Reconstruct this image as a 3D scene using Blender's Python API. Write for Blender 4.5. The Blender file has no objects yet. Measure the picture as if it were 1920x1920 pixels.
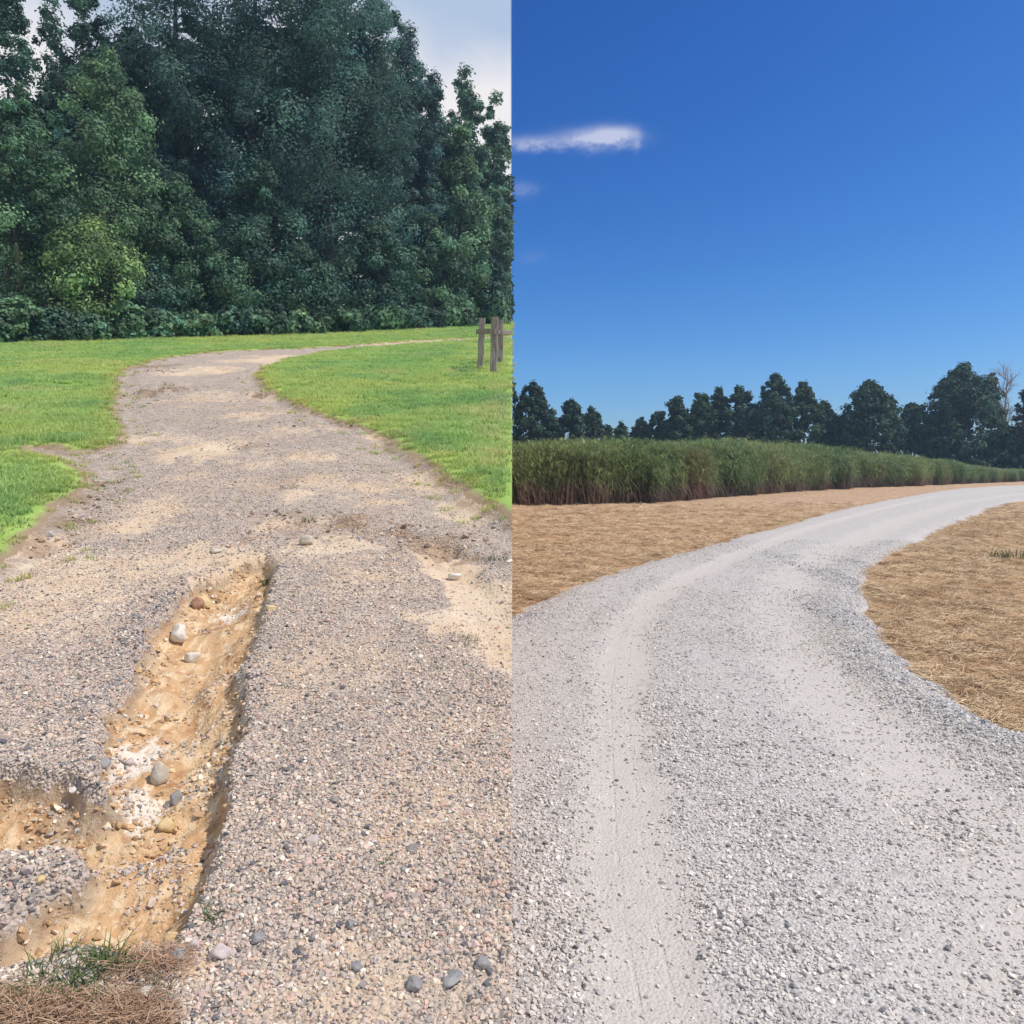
import bpy, math, random
import numpy as np
from mathutils import Vector

SC = bpy.context.scene
C = SC.collection
random.seed(7)
rng = np.random.default_rng(7)

# ------------------------------------------------------------------ camera, sky, sun, exposure
F = 1408.0            # focal length in pixels of the 1920 px photograph
HR = 877.0            # horizon row
EYE = 1.6
SLOPE = 0.2145        # the left hillside climbs away from the camera

cam_d = bpy.data.cameras.new("camera")
cam_d.sensor_width = 36.0
cam_d.lens = 36.0 * F / 1920.0
cam_d.shift_y = -(960.0 - HR) / 1920.0
cam_d.clip_start = 0.05
cam_d.clip_end = 6000.0
cam = bpy.data.objects.new("camera", cam_d)
C.objects.link(cam)
cam.location = (0, 0, EYE)
cam.rotation_euler = (math.radians(90), 0, 0)
SC.camera = cam

SUN_EL = math.radians(54)
SUN_AZ = math.radians(104)      # clockwise from +Y (the view direction), so from the right and a little behind the camera
sun_d = bpy.data.lights.new("sun", 'SUN')
sun_d.energy = 4.3
sun_d.angle = math.radians(0.6)
sun_d.color = (1.0, 0.93, 0.84)
sun = bpy.data.objects.new("sun", sun_d)
C.objects.link(sun)
to_sun = Vector((math.sin(SUN_AZ) * math.cos(SUN_EL), math.cos(SUN_AZ) * math.cos(SUN_EL), math.sin(SUN_EL)))
sun.rotation_euler = to_sun.to_track_quat('Z', 'Y').to_euler()

SC.view_settings.view_transform = 'Standard'
SC.view_settings.look = 'None'
SC.view_settings.gamma = 1.0
SC.view_settings.use_curve_mapping = False
SC.view_settings.exposure = 0.0
SC.cycles.max_bounces = 6
SC.cycles.diffuse_bounces = 3
SC.cycles.transmission_bounces = 4
SC.cycles.transparent_max_bounces = 4


class NT:
    """tiny helper round a node tree"""
    def __init__(self, nt):
        self.nt = nt

    def n(self, typ, **kw):
        nd = self.nt.nodes.new(typ)
        for k, v in kw.items():
            setattr(nd, k, v)
        return nd

    def put(self, sock, v):
        if isinstance(v, bpy.types.NodeSocket):
            self.nt.links.new(v, sock)
        elif v is not None:
            if hasattr(sock.default_value, '__len__') and not hasattr(v, '__len__'):
                v = (v,) * len(sock.default_value)
            elif hasattr(v, '__len__') and len(v) == 3 and len(sock.default_value) == 4:
                v = (*v, 1.0)
            sock.default_value = v

    def math(self, op, a, b=None, c=None, clamp=False):
        nd = self.n('ShaderNodeMath', operation=op, use_clamp=clamp)
        for s, v in zip(nd.inputs, (a, b, c)):
            self.put(s, v)
        return nd.outputs[0]

    def mix(self, f, a, b, blend='MIX'):
        nd = self.n('ShaderNodeMix', data_type='RGBA', blend_type=blend)
        self.put(nd.inputs[0], f); self.put(nd.inputs[6], a); self.put(nd.inputs[7], b)
        return nd.outputs[2]

    def step(self, v, lo, hi, a=0.0, b=1.0):
        nd = self.n('ShaderNodeMapRange', interpolation_type='SMOOTHSTEP')
        self.put(nd.inputs[0], v); self.put(nd.inputs[1], lo); self.put(nd.inputs[2], hi)
        self.put(nd.inputs[3], a); self.put(nd.inputs[4], b)
        return nd.outputs[0]

    def noise(self, vec, scale, detail=3.0, rough=0.55, w=None):
        nd = self.n('ShaderNodeTexNoise')
        self.put(nd.inputs['Vector'], vec); self.put(nd.inputs['Scale'], scale)
        self.put(nd.inputs['Detail'], detail); self.put(nd.inputs['Roughness'], rough)
        return nd.outputs[0]

    def ramp(self, f, stops):
        nd = self.n('ShaderNodeValToRGB')
        cr = nd.color_ramp
        while len(cr.elements) < len(stops):
            cr.elements.new(0.5)
        for e, (p, c) in zip(cr.elements, stops):
            e.position = p; e.color = (*c, 1.0)
        self.put(nd.inputs[0], f)
        return nd.outputs[0]

    def attr(self, name, kind='GEOMETRY'):
        return self.n('ShaderNodeAttribute', attribute_name=name, attribute_type=kind)


def make_world():
    w = bpy.data.worlds.new("World")
    SC.world = w
    w.use_nodes = True
    t = NT(w.node_tree)
    w.node_tree.nodes.clear()
    out = t.n('ShaderNodeOutputWorld')
    bg = t.n('ShaderNodeBackground')
    sky = t.n('ShaderNodeTexSky', sky_type='NISHITA')
    sky.sun_disc = False
    sky.sun_elevation = SUN_EL
    sky.sun_rotation = SUN_AZ
    sky.altitude = 0
    sky.air_density = 1.0
    sky.dust_density = 0.6
    sky.ozone_density = 2.0
    # deep, saturated blue of the photograph
    sep = t.n('ShaderNodeSeparateColor')
    t.put(sep.inputs[0], sky.outputs[0])
    com = t.n('ShaderNodeCombineColor')
    for i, (g, p) in enumerate(SKYFIT):
        t.put(com.inputs[i], t.math('MINIMUM', t.math('MULTIPLY', t.math('POWER', sep.outputs[i], p), g), t.math('MULTIPLY', sep.outputs[i], 2.0)))
    blue = com.outputs[0]
    tc = t.n('ShaderNodeTexCoord')
    d = tc.outputs['Generated']
    sx = t.n('ShaderNodeSeparateXYZ')
    t.put(sx.inputs[0], d)
    dx, dy, dz = sx.outputs
    # the cloud bank over the left half of the sky
    nz = t.noise(d, 4.0, 5.0, 0.5)
    nz2 = t.noise(d, 2.2, 2.0, 0.5)
    edge = t.step(t.math('ADD', dx, t.math('MULTIPLY', t.math('SUBTRACT', nz, 0.5), 0.002)), -0.0022, 0.0002, 1.0, 0.0)
    white = t.step(t.math('ADD', t.math('MULTIPLY', nz, 0.9), t.math('MULTIPLY', t.math('SUBTRACT', 0.482, dz), 5.0)), 0.30, 0.66)
    ccol = t.mix(white, (4.6, 5.7, 7.6), (9.2, 8.9, 9.0))
    # small wisps in the blue part, gnomonic direction coordinates
    yy = t.math('MAXIMUM', dy, 0.05)
    u = t.math('DIVIDE', dx, yy)
    v = t.math('DIVIDE', dz, yy)
    cv = t.n('ShaderNodeCombineXYZ')
    t.put(cv.inputs[0], u); t.put(cv.inputs[1], t.math('MULTIPLY', v, 1.5))
    wn = t.noise(cv.outputs[0], 34.0, 8.0, 0.66)
    wn2 = t.noise(cv.outputs[0], 11.0, 3.0, 0.5)
    u2 = t.math('ADD', u, t.math('MULTIPLY', t.math('SUBTRACT', wn2, 0.5), 0.035))
    v2 = t.math('ADD', v, t.math('MULTIPLY', t.math('SUBTRACT', wn, 0.5), 0.018))

    def blob(cu, cvv, ru, rv, k):
        a = t.math('DIVIDE', t.math('SUBTRACT', u2, cu), ru)
        b = t.math('DIVIDE', t.math('SUBTRACT', v2, cvv), rv)
        q = t.math('ADD', t.math('MULTIPLY', a, a), t.math('MULTIPLY', b, b))
        return t.math('MULTIPLY', t.math('POWER', 2.718, t.math('MULTIPLY', q, -1.0)), k)
    acc = blob(0.112, 0.4405, 0.042, 0.0105, 0.85)
    for a in ((0.03, 0.4325, 0.045, 0.0085, 0.55), (0.150, 0.4415, 0.014, 0.011, 0.55), (0.128, 0.447, 0.020, 0.010, 0.45), (0.163, 0.436, 0.006, 0.012, 0.35), (0.105, 0.426, 0.03, 0.007, 0.18),
              (0.016, 0.371, 0.017, 0.009, 0.22), (0.03, 0.28, 0.02, 0.010, 0.06)):
        acc = t.math('ADD', acc, blob(*a))
    front = t.step(dy, 0.05, 0.3)
    wisp = t.math('MULTIPLY', t.math('MINIMUM', t.math('MULTIPLY', acc, t.step(wn, 0.3, 0.66, 0.45, 1.15)), 0.8), front)
    col = t.mix(wisp, blue, (6.6, 6.9, 8.6))
    col = t.mix(edge, col, ccol)
    t.put(bg.inputs[0], col)
    bg.inputs[1].default_value = 0.1
    t.nt.links.new(bg.outputs[0], out.inputs[0])


SKYFIT = [(.122, 2.09), (.415, 1.47), (1.126, 1.11)]
make_world()

# ------------------------------------------------------------------ helpers: geometry of the place


def lp(px, py):
    """point of the left hillside"""
    y = EYE / ((py - HR) / F + SLOPE)
    return ((px - 960.0) / F * y, y)


def rp(px, py):
    """point of the level right ground"""
    y = EYE * F / (py - HR)
    return ((px - 960.0) / F * y, y)


def hash2(ix, iy, s):
    h = np.sin(ix * 127.1 + iy * 311.7 + s * 74.7) * 43758.5453
    return h - np.floor(h)


def vnoise(x, y, s=0):
    ix, iy = np.floor(x), np.floor(y)
    fx, fy = x - ix, y - iy
    fx = fx * fx * (3 - 2 * fx); fy = fy * fy * (3 - 2 * fy)
    a, b = hash2(ix, iy, s), hash2(ix + 1, iy, s)
    c, d = hash2(ix, iy + 1, s), hash2(ix + 1, iy + 1, s)
    return (a * (1 - fx) + b * fx) * (1 - fy) + (c * (1 - fx) + d * fx) * fy


def fbm(x, y, s=0, o=4):
    t, a, n = 0.0, 0.5, 0.0
    for k in range(o):
        t = t + a * vnoise(x * 2 ** k, y * 2 ** k, s + k); n += a; a *= 0.5
    return t / n - 0.5


def sstep(a, b, v):
    t = np.clip((v - a) / (b - a), 0, 1)
    return t * t * (3 - 2 * t)


def seg_dist(x, y, pts, closed):
    """distance to a polyline, the parameter along it and the signed side"""
    P = np.array(pts, float)
    if closed:
        P = np.vstack([P, P[:1]])
    best = np.full(x.shape, 1e9); side = np.zeros(x.shape); along = np.zeros(x.shape)
    L = 0.0
    for (ax, ay), (bx, by) in zip(P[:-1], P[1:]):
        dx, dy = bx - ax, by - ay
        l2 = dx * dx + dy * dy + 1e-12
        t = np.clip(((x - ax) * dx + (y - ay) * dy) / l2, 0, 1)
        qx, qy = x - ax - t * dx, y - ay - t * dy
        d = qx * qx + qy * qy
        m = d < best
        best = np.where(m, d, best)
        side = np.where(m, np.sign(dx * qy - dy * qx), side)
        along = np.where(m, L + t * math.sqrt(l2), along)
        L += math.sqrt(l2)
    return np.sqrt(best), along, side


def inside(x, y, pts):
    P = np.array(pts, float)
    r = np.zeros(x.shape, bool)
    Q = np.roll(P, -1, 0)
    for (ax, ay), (bx, by) in zip(P, Q):
        if ay == by:
            continue
        r ^= ((ay > y) != (by > y)) & (x < (bx - ax) * (y - ay) / (by - ay) + ax)
    return r


def sdist(x, y, pts):
    """positive inside"""
    d = seg_dist(x, y, pts, True)[0]
    return np.where(inside(x, y, pts), d, -d)


# ---- left place: drive and gully outlines
DRIVE_PX = [(1000, 627), (950, 630), (900, 633), (760, 639), (640, 647), (560, 653), (480, 655), (400, 660), (330, 666), (280, 675), (235, 688), (222, 705),
            (217, 740), (222, 780), (236, 815), (212, 833), (150, 840), (60, 838), (80, 848), (130, 858), (172, 880), (158, 915), (120, 940),
            (80, 975), (50, 1000), (20, 1030), (-60, 1080), (-400, 1300), (-900, 1800), (-900, 2600), (1500, 2600), (1500, 1300), (1000, 995),
            (950, 968), (885, 930), (850, 900), (800, 865), (740, 830), (700, 802), (640, 785), (580, 765), (530, 745), (500, 730), (480, 702),
            (490, 686), (540, 672), (600, 661), (680, 652), (760, 645), (880, 638), (950, 635.5), (1000, 634)]
DRIVE = [lp(*p) for p in DRIVE_PX]
GULLY_PX = [(332, 1100), (362, 1068), (415, 1060), (455, 1035), (490, 1030), (497, 1060), (494, 1100), (488, 1150), (465, 1190), (445, 1240), (428, 1300), (432, 1350), (420, 1400),
            (408, 1460), (404, 1500), (388, 1560), (372, 1610), (345, 1660), (328, 1695), (285, 1718), (200, 1722), (100, 1735), (20, 1742),
            (-80, 1755), (-80, 1700), (10, 1692), (60, 1650), (120, 1625), (165, 1608), (185, 1575), (170, 1548), (120, 1538), (60, 1545), (-80, 1565), (-80, 1408),
            (20, 1415), (110, 1430), (150, 1452), (200, 1458), (228, 1452), (208, 1400), (198, 1350), (205, 1300), (242, 1255), (258, 1200),
            (283, 1150), (322, 1128), (330, 1110)]
GULLY = [lp(*p) for p in GULLY_PX]
RILL = [lp(*p) for p in [(815, 1022), (850, 1052), (895, 1100), (945, 1155), (1000, 1220)]]


def ell(x, y, f, cx, cy, rx, ry, soft=0.6, seed=0):
    """soft elliptical patch given by a spot and radii, in ground coordinates"""
    X, Y = f(cx, cy)
    Yf, Yn = f(cx, cy - ry)[1], f(cx, cy + ry)[1]
    ax = abs(f(cx + rx, cy)[0] - X)
    ay = abs(Yf - Yn) / 2
    q = np.sqrt(((x - X) / ax) ** 2 + ((y - Y) / ay) ** 2) + fbm(x * 3 / max(ax, .3), y * 3 / max(ax, .3), seed + 9, 4) * 1.5
    return sstep(1.0 + soft * 0.7, 1.0 - soft * 1.15, q)


def left_base(y):
    z = SLOPE * np.maximum(y, 0)
    return np.where(y > 90, SLOPE * 90 + (y - 90) * 0.05, z)


def left_fields(x, y):
    sd = sdist(x, y, DRIVE) + fbm(x * 2.2, y * 2.2, 3, 3) * 0.22
    near = y < 9
    g = np.full(x.shape, -9.0)
    if near.any():
        g[near] = sdist(x[near], y[near], GULLY) + .018 + fbm(x[near] * 2.6, y[near] * 2.6, 6, 2) * .13 + fbm(x[near] * 13, y[near] * 13, 5, 4) * 0.065
    rd, ra, rs = seg_dist(x, y, RILL, False)
    rw = 0.26 + fbm(x * 3, y * 3, 8, 3) * 0.34
    rill = sstep(1.0, 0.3, rd / np.maximum(rw, .05))
    return sd, g, rill


def left_z(x, y, fields=None):
    sd, g, rill = fields if fields is not None else left_fields(x, y)
    z = left_base(y)
    drive = sstep(-0.10, 0.25, sd)
    z = z - 0.05 * drive - 0.035 * sstep(0.3, 0.0, np.abs(sd - 0.12))
    z = z + drive * fbm(x * 0.9, y * 0.9, 11, 4) * (0.09 + .07 * sstep(4.5, 7, y)) + (1 - drive) * fbm(x * 0.7, y * 0.7, 12, 3) * 0.10
    z = z + drive * fbm(x * 7, y * 7, 13, 4) * 0.028 + drive * fbm(x * .9 + y * .5, y * 2.6, 17, 3) * .07 * sstep(4, 7, y)
    prof = 0.62 * sstep(-0.03, 0.045, g) + 0.38 * sstep(0.0, 0.22, g)
    z = z - 0.165 * prof
    z = z + sstep(0.0, 0.10, g) * (fbm(x * 5, y * 5, 19, 3) * 0.06 + fbm(x * 11, y * 11, 14, 4) * 0.060 + fbm(x * 30, y * 30, 15, 2) * 0.018)
    # the heap of stones in the fork, the raised lip of gravel on the left bank
    z = z + ell(x, y, lp, 290, 1535, 75, 48, 0.8, 3) * 0.07
    z = z + ell(x, y, lp, 90, 1580, 110, 40, 0.8, 4) * 0.035
    z = z + ell(x, y, lp, 230, 1180, 60, 90, 0.9, 5) * 0.03
    z = z - rill * 0.05
    for cx, cy, rx, ry, h in ((300, 728, 40, 10, .10), (248, 732, 16, 6, .08), (505, 735, 22, 8, .10), (540, 905, 40, 8, .05), (390, 835, 55, 12, .05),
                              (720, 985, 60, 12, .08), (470, 985, 40, 8, .08), (800, 1012, 60, 14, .08), (650, 968, 90, 10, .07), (880, 1035, 50, 14, .07), (180, 900, 40, 14, .08), (120, 1010, 50, 16, .05), (420, 690, 60, 6, .08), (560, 850, 80, 6, .06), (640, 800, 60, 6, .06)):
        z = z + ell(x, y, lp, cx, cy, rx, ry, 0.6, 6) * h * fbm(x * 5, y * 5, 16, 3) * 3.0
    return z


ROAD_PX_TOP = [(700, 1290), (880, 1195), (970, 1150), (1010, 1130), (1060, 1106), (1120, 1085), (1180, 1066), (1250, 1048), (1330, 1025), (1420, 1000), (1500, 978),
               (1580, 956), (1660, 939), (1740, 925), (1800, 917), (1860, 912.5), (1905, 911), (2050, 907)]
ROAD_PX_BOT = [(2050, 920), (1905, 941), (1860, 955), (1790, 985), (1740, 1006), (1690, 1034), (1645, 1058), (1624, 1085), (1620, 1120), (1630, 1160), (1660, 1200),
               (1700, 1245), (1750, 1287), (1800, 1326), (1850, 1358), (1900, 1380), (2050, 1420), (2600, 1700), (2600, 2600), (300, 2600), (300, 1500)]
ROAD = [rp(*p) for p in ROAD_PX_TOP + ROAD_PX_BOT]
TRACK_A = [rp(*p) for p in [(1310, 2500), (1250, 1990), (1232, 1900), (1200, 1750), (1180, 1600), (1168, 1450), (1160, 1300), (1172, 1210), (1205, 1150), (1262, 1105), (1375, 1050),
                            (1505, 1000), (1640, 960), (1760, 932), (1900, 920), (2050, 912)]]
TRACK_B = [rp(*p) for p in [(2300, 2300), (2000, 1800), (1880, 1650), (1740, 1480), (1600, 1340), (1500, 1240), (1462, 1160), (1490, 1090), (1570, 1030), (1690, 980), (1800, 945),
                            (1900, 930), (2050, 916)]]


def right_fields(x, y):
    sd = sdist(x, y, ROAD) + fbm(x * 3, y * 3, 31, 3) * 0.16
    da, aa, sa = seg_dist(x, y, TRACK_A, False)
    db, ab, sb = seg_dist(x, y, TRACK_B, False)
    wob = fbm(x * 2.5, y * 2.5, 33, 3)
    ta = sstep(0.30, 0.07, da + wob * 0.16)
    tb = sstep(0.60, 0.05, db + wob * 0.40)
    return sd, ta, tb, da * sa, aa


def right_z(x, y, fields=None):
    sd, ta, tb, ua, aa = fields if fields is not None else right_fields(x, y)
    road = sstep(-0.10, 0.35, sd)
    z = road * 0.06 + fbm(x * 0.5, y * 0.5, 41, 3) * 0.05 * sstep(0.3, 2.0, np.maximum(-sd, 0) + 0.3)
    z = z + road * fbm(x * 9, y * 9, 43, 3) * 0.012 * (1 - np.maximum(ta, tb)) - 0.018 * np.maximum(ta, tb) * road
    z = z + road * (1 - ta) * fbm(aa * 9, ua * 1.1, 46, 3) * .022 * sstep(14, 5, y)
    z = z + sstep(.34, .0, np.abs(sd - .30)) * .045 * sstep(.10, .18, x / np.maximum(y, .5)) * sstep(11, 6, y)
    z = z + (1 - road) * (fbm(x * 4, y * 4, 44, 4) * 0.04 + fbm(x * 1.3, y * 1.3, 45, 3) * .12)
    return z


# ------------------------------------------------------------------ helpers: objects and meshes

def tag(o, label=None, cat=None, group=None, kind=None):
    if label: o['label'] = label
    if cat: o['category'] = cat
    if group: o['group'] = group
    if kind: o['kind'] = kind
    return o


def link(name, me, mat=None, parent=None):
    o = bpy.data.objects.new(name, me)
    C.objects.link(o)
    if mat: me.materials.append(mat)
    if parent: o.parent = parent
    return o


def mesh_np(name, V, faces, smooth=False, **attrs):
    """V (n,3); faces (m,k) array or list of such arrays; attrs: point attributes"""
    me = bpy.data.meshes.new(name)
    V = np.asarray(V, np.float32)
    if not isinstance(faces, list):
        faces = [faces]
    faces = [np.asarray(f, np.int32) for f in faces if len(f)]
    me.vertices.add(len(V))
    me.vertices.foreach_set('co', V.ravel())
    nl = sum(f.size for f in faces); npoly = sum(len(f) for f in faces)
    me.loops.add(nl); me.polygons.add(npoly)
    me.loops.foreach_set('vertex_index', np.concatenate([f.ravel() for f in faces]))
    tot = np.concatenate([np.full(len(f), f.shape[1], np.int32) for f in faces])
    st = np.concatenate([[0], np.cumsum(tot)[:-1]]).astype(np.int32)
    me.polygons.foreach_set('loop_start', st)
    me.polygons.foreach_set('loop_total', tot)
    me.polygons.foreach_set('use_smooth', np.full(npoly, smooth))
    for k, a in attrs.items():
        a = np.asarray(a, np.float32)
        if a.ndim == 1:
            at = me.attributes.new(k, 'FLOAT', 'POINT'); at.data.foreach_set('value', a)
        else:
            if a.shape[1] == 3:
                a = np.hstack([a, np.ones((len(a), 1), np.float32)])
            at = me.attributes.new(k, 'FLOAT_COLOR', 'POINT'); at.data.foreach_set('color', a.ravel())
    me.update(calc_edges=True)
    return me


def mat_new(name):
    m = bpy.data.materials.new(name)
    m.use_nodes = True
    nt = m.node_tree
    b = nt.nodes['Principled BSDF']
    return m, NT(nt), b


def coords(t):
    return t.n('ShaderNodeTexCoord').outputs['Object']


def bump(t, h, strength, dist):
    nd = t.n('ShaderNodeBump')
    nd.inputs['Strength'].default_value = strength
    nd.inputs['Distance'].default_value = dist
    t.put(nd.inputs['Height'], h)
    return nd.outputs[0]


def voro(t, vec, scale, feature='F1'):
    nd = t.n('ShaderNodeTexVoronoi', feature=feature)
    t.put(nd.inputs['Vector'], vec)
    nd.inputs['Scale'].default_value = scale
    return nd


# ------------------------------------------------------------------ materials

OLD_STONES = [(0.0, (.10, .095, .10)), (.12, (.24, .215, .20)), (.26, (.44, .36, .30)), (.45, (.55, .445, .355)), (.62, (.45, .39, .34)),
              (.78, (.62, .51, .38)), (.9, (.50, .35, .265)), (1.0, (.72, .64, .54))]
NEW_STONES = [(0.0, (.17, .165, .17)), (.16, (.38, .36, .335)), (.4, (.52, .49, .45)), (.7, (.60, .565, .52)), (1.0, (.70, .66, .61))]


def mat_drive():
    m, t, b = mat_new("old gravel")
    co = coords(t)
    v = voro(t, co, 75.0)
    sp = t.n('ShaderNodeSeparateColor'); t.put(sp.inputs[0], v.outputs['Color'])
    stones = t.ramp(sp.outputs[0], OLD_STONES)
    v2 = voro(t, co, 17.0)
    sp2 = t.n('ShaderNodeSeparateColor'); t.put(sp2.inputs[0], v2.outputs['Color'])
    big = t.ramp(sp2.outputs[0], OLD_STONES)
    stones = t.mix(0.35, stones, big)
    n1 = t.noise(co, 1.7, 5.0, 0.6)
    n2 = t.noise(co, 9.0, 4.0, 0.6)
    n3 = t.noise(co, 40.0, 3.0, 0.6)
    sandc = t.mix(t.step(n1, .35, .65), (.66, .52, .36), (.60, .43, .26))
    sandc = t.mix(t.step(n3, .4, .7, 0, .35), sandc, (.74, .63, .47))
    s = t.math('ADD', t.attr('sand').outputs['Fac'], t.math('MULTIPLY', t.math('SUBTRACT', n2, .5), 1.5))
    s = t.math('ADD', s, t.math('MULTIPLY', t.math('SUBTRACT', n1, .5), 1.0))
    s = t.math('ADD', s, t.math('MULTIPLY', t.math('SUBTRACT', n3, .5), .8))
    s = t.step(s, .04, .88, .16, 1.0)
    col = t.mix(t.math('MULTIPLY', s, .88), stones, sandc)
    bn = t.math('ADD', t.attr('brown').outputs['Fac'], t.math('MULTIPLY', t.math('SUBTRACT', n2, .5), 1.0))
    bn = t.math('ADD', bn, t.math('MULTIPLY', t.math('SUBTRACT', n1, .45), .5))
    col = t.mix(t.step(bn, .35, 1.0, 0, .85), col, t.mix(t.step(n3, .35, .65), (.25, .165, .105), (.44, .31, .20)))
    t.put(b.inputs['Base Color'], col)
    b.inputs['Roughness'].default_value = .95
    b.inputs['Specular IOR Level'].default_value = .15
    h = t.math('SUBTRACT', t.math('MULTIPLY', n3, .4), t.math('MULTIPLY', v.outputs['Distance'], t.math('SUBTRACT', 1.0, t.math('MULTIPLY', s, .8))))
    t.put(b.inputs['Normal'], bump(t, h, .9, .018))
    return m


def mat_gully():
    m, t, b = mat_new("washed clay")
    co = coords(t)
    n1 = t.noise(co, 3.2, 5.0, .6)
    n2 = t.noise(co, 14.0, 5.0, .62)
    n3 = t.noise(co, 70.0, 3.0, .6)
    mp = t.n('ShaderNodeMapping'); t.put(mp.inputs[0], co); mp.inputs['Rotation'].default_value = (0, 0, .25); mp.inputs['Scale'].default_value = (1.0, .35, 1)
    streak = t.noise(mp.outputs[0], 26.0, 4.0, .65)
    col = t.mix(t.step(n1, .3, .68), (.50, .285, .13), (.61, .425, .235))
    col = t.mix(t.step(streak, .46, .62, 0, .75), col, (.74, .58, .37))
    col = t.mix(t.step(n2, .32, .46, .7, 0), col, (.36, .18, .08))
    wt = t.math('ADD', t.attr('chalk').outputs['Fac'], t.math('MULTIPLY', t.math('SUBTRACT', n2, .5), 1.8))
    wt = t.math('ADD', wt, t.math('MULTIPLY', t.math('SUBTRACT', streak, .5), 1.4))
    col = t.mix(t.step(wt, .42, .80, 0, .9), col, (.74, .66, .54))
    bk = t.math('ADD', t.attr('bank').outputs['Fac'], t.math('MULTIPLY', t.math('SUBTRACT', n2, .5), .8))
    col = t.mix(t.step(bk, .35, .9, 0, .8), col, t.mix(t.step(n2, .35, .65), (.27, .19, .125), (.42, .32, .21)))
    col = t.mix(t.step(n3, .62, .75, 0, .5), col, (.22, .17, .13))
    t.put(b.inputs['Base Color'], col)
    b.inputs['Roughness'].default_value = .9
    b.inputs['Specular IOR Level'].default_value = .2
    t.put(b.inputs['Normal'], bump(t, t.math('ADD', t.math('ADD', n2, t.math('MULTIPLY', n3, .35)), t.math('MULTIPLY', streak, .5)), .8, .025))
    return m


def mat_lawn():
    m, t, b = mat_new("lawn soil and turf")
    co = coords(t)
    n1 = t.noise(co, .35, 4.0, .6)
    n2 = t.noise(co, 3.0, 4.0, .6)
    n3 = t.noise(co, 30.0, 3.0, .7)
    col = t.mix(t.step(n1, .35, .65), (.34, .49, .12), (.49, .60, .16))
    col = t.mix(t.step(n2, .35, .7, 0, .5), col, (.22, .37, .08))
    col = t.mix(t.step(n3, .35, .7, 0, .5), col, (.20, .32, .075))
    bare = t.math('ADD', t.attr('bare').outputs['Fac'], t.math('MULTIPLY', t.math('SUBTRACT', n2, .5), .8))
    col = t.mix(t.step(bare, .35, .75), col, (.33, .24, .15))
    t.put(b.inputs['Base Color'], col)
    b.inputs['Roughness'].default_value = 1.0
    b.inputs['Specular IOR Level'].default_value = .05
    t.put(b.inputs['Normal'], bump(t, n3, .6, .03))
    return m


def mat_road():
    m, t, b = mat_new("new gravel")
    co = coords(t)
    v = voro(t, co, 75.0)
    sp = t.n('ShaderNodeSeparateColor'); t.put(sp.inputs[0], v.outputs['Color'])
    stones = t.ramp(sp.outputs[0], NEW_STONES)
    n1 = t.noise(co, 1.2, 4.0, .6)
    n2 = t.noise(co, 10.0, 4.0, .6)
    n3 = t.noise(co, 120.0, 3.0, .6)
    dust = t.mix(t.step(n2, .3, .7), (.555, .502, .432), (.605, .548, .475))
    dust = t.mix(t.step(n3, .35, .65, 0, .5), dust, (.45, .405, .355))
    tr = t.math('ADD', t.attr('track').outputs['Fac'], t.math('MULTIPLY', t.math('SUBTRACT', n2, .5), .8))
    tr = t.math('ADD', tr, t.math('MULTIPLY', t.math('SUBTRACT', n1, .5), .5))
    tr = t.step(tr, -.05, .7, .50, .90)
    col = t.mix(tr, stones, dust)
    # tyre ribs pressed into the left wheel track
    ua = t.attr('rib').outputs['Fac']
    al = t.attr('along').outputs['Fac']
    rib = t.math('MAXIMUM', t.step(t.math('ABSOLUTE', t.math('SUBTRACT', ua, .055)), .004, .010, 1, 0),
                 t.step(t.math('ABSOLUTE', t.math('ADD', ua, .05)), .004, .010, 1, 0))
    lug = t.step(t.math('ABSOLUTE', t.math('SUBTRACT', t.math('FRACT', t.math('MULTIPLY', al, 9.0)), .5)), .42, .49)
    lug = t.math('MULTIPLY', lug, t.step(t.math('ABSOLUTE', ua), .10, .13, .6, 0))
    rib = t.math('MULTIPLY', t.math('MAXIMUM', rib, lug), t.math('MULTIPLY', t.step(n2, .40, .60), t.attr('track').outputs['Fac']))
    t.put(b.inputs['Base Color'], col)
    b.inputs['Roughness'].default_value = .95
    b.inputs['Specular IOR Level'].default_value = .15
    h = t.math('MULTIPLY', v.outputs['Distance'], t.math('SUBTRACT', t.math('MULTIPLY', tr, .8), 1.0))
    h = t.math('ADD', t.math('ADD', h, t.math('MULTIPLY', n3, .25)), t.math('MULTIPLY', rib, -.16))
    t.put(b.inputs['Normal'], bump(t, h, .9, .016))
    return m


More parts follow.
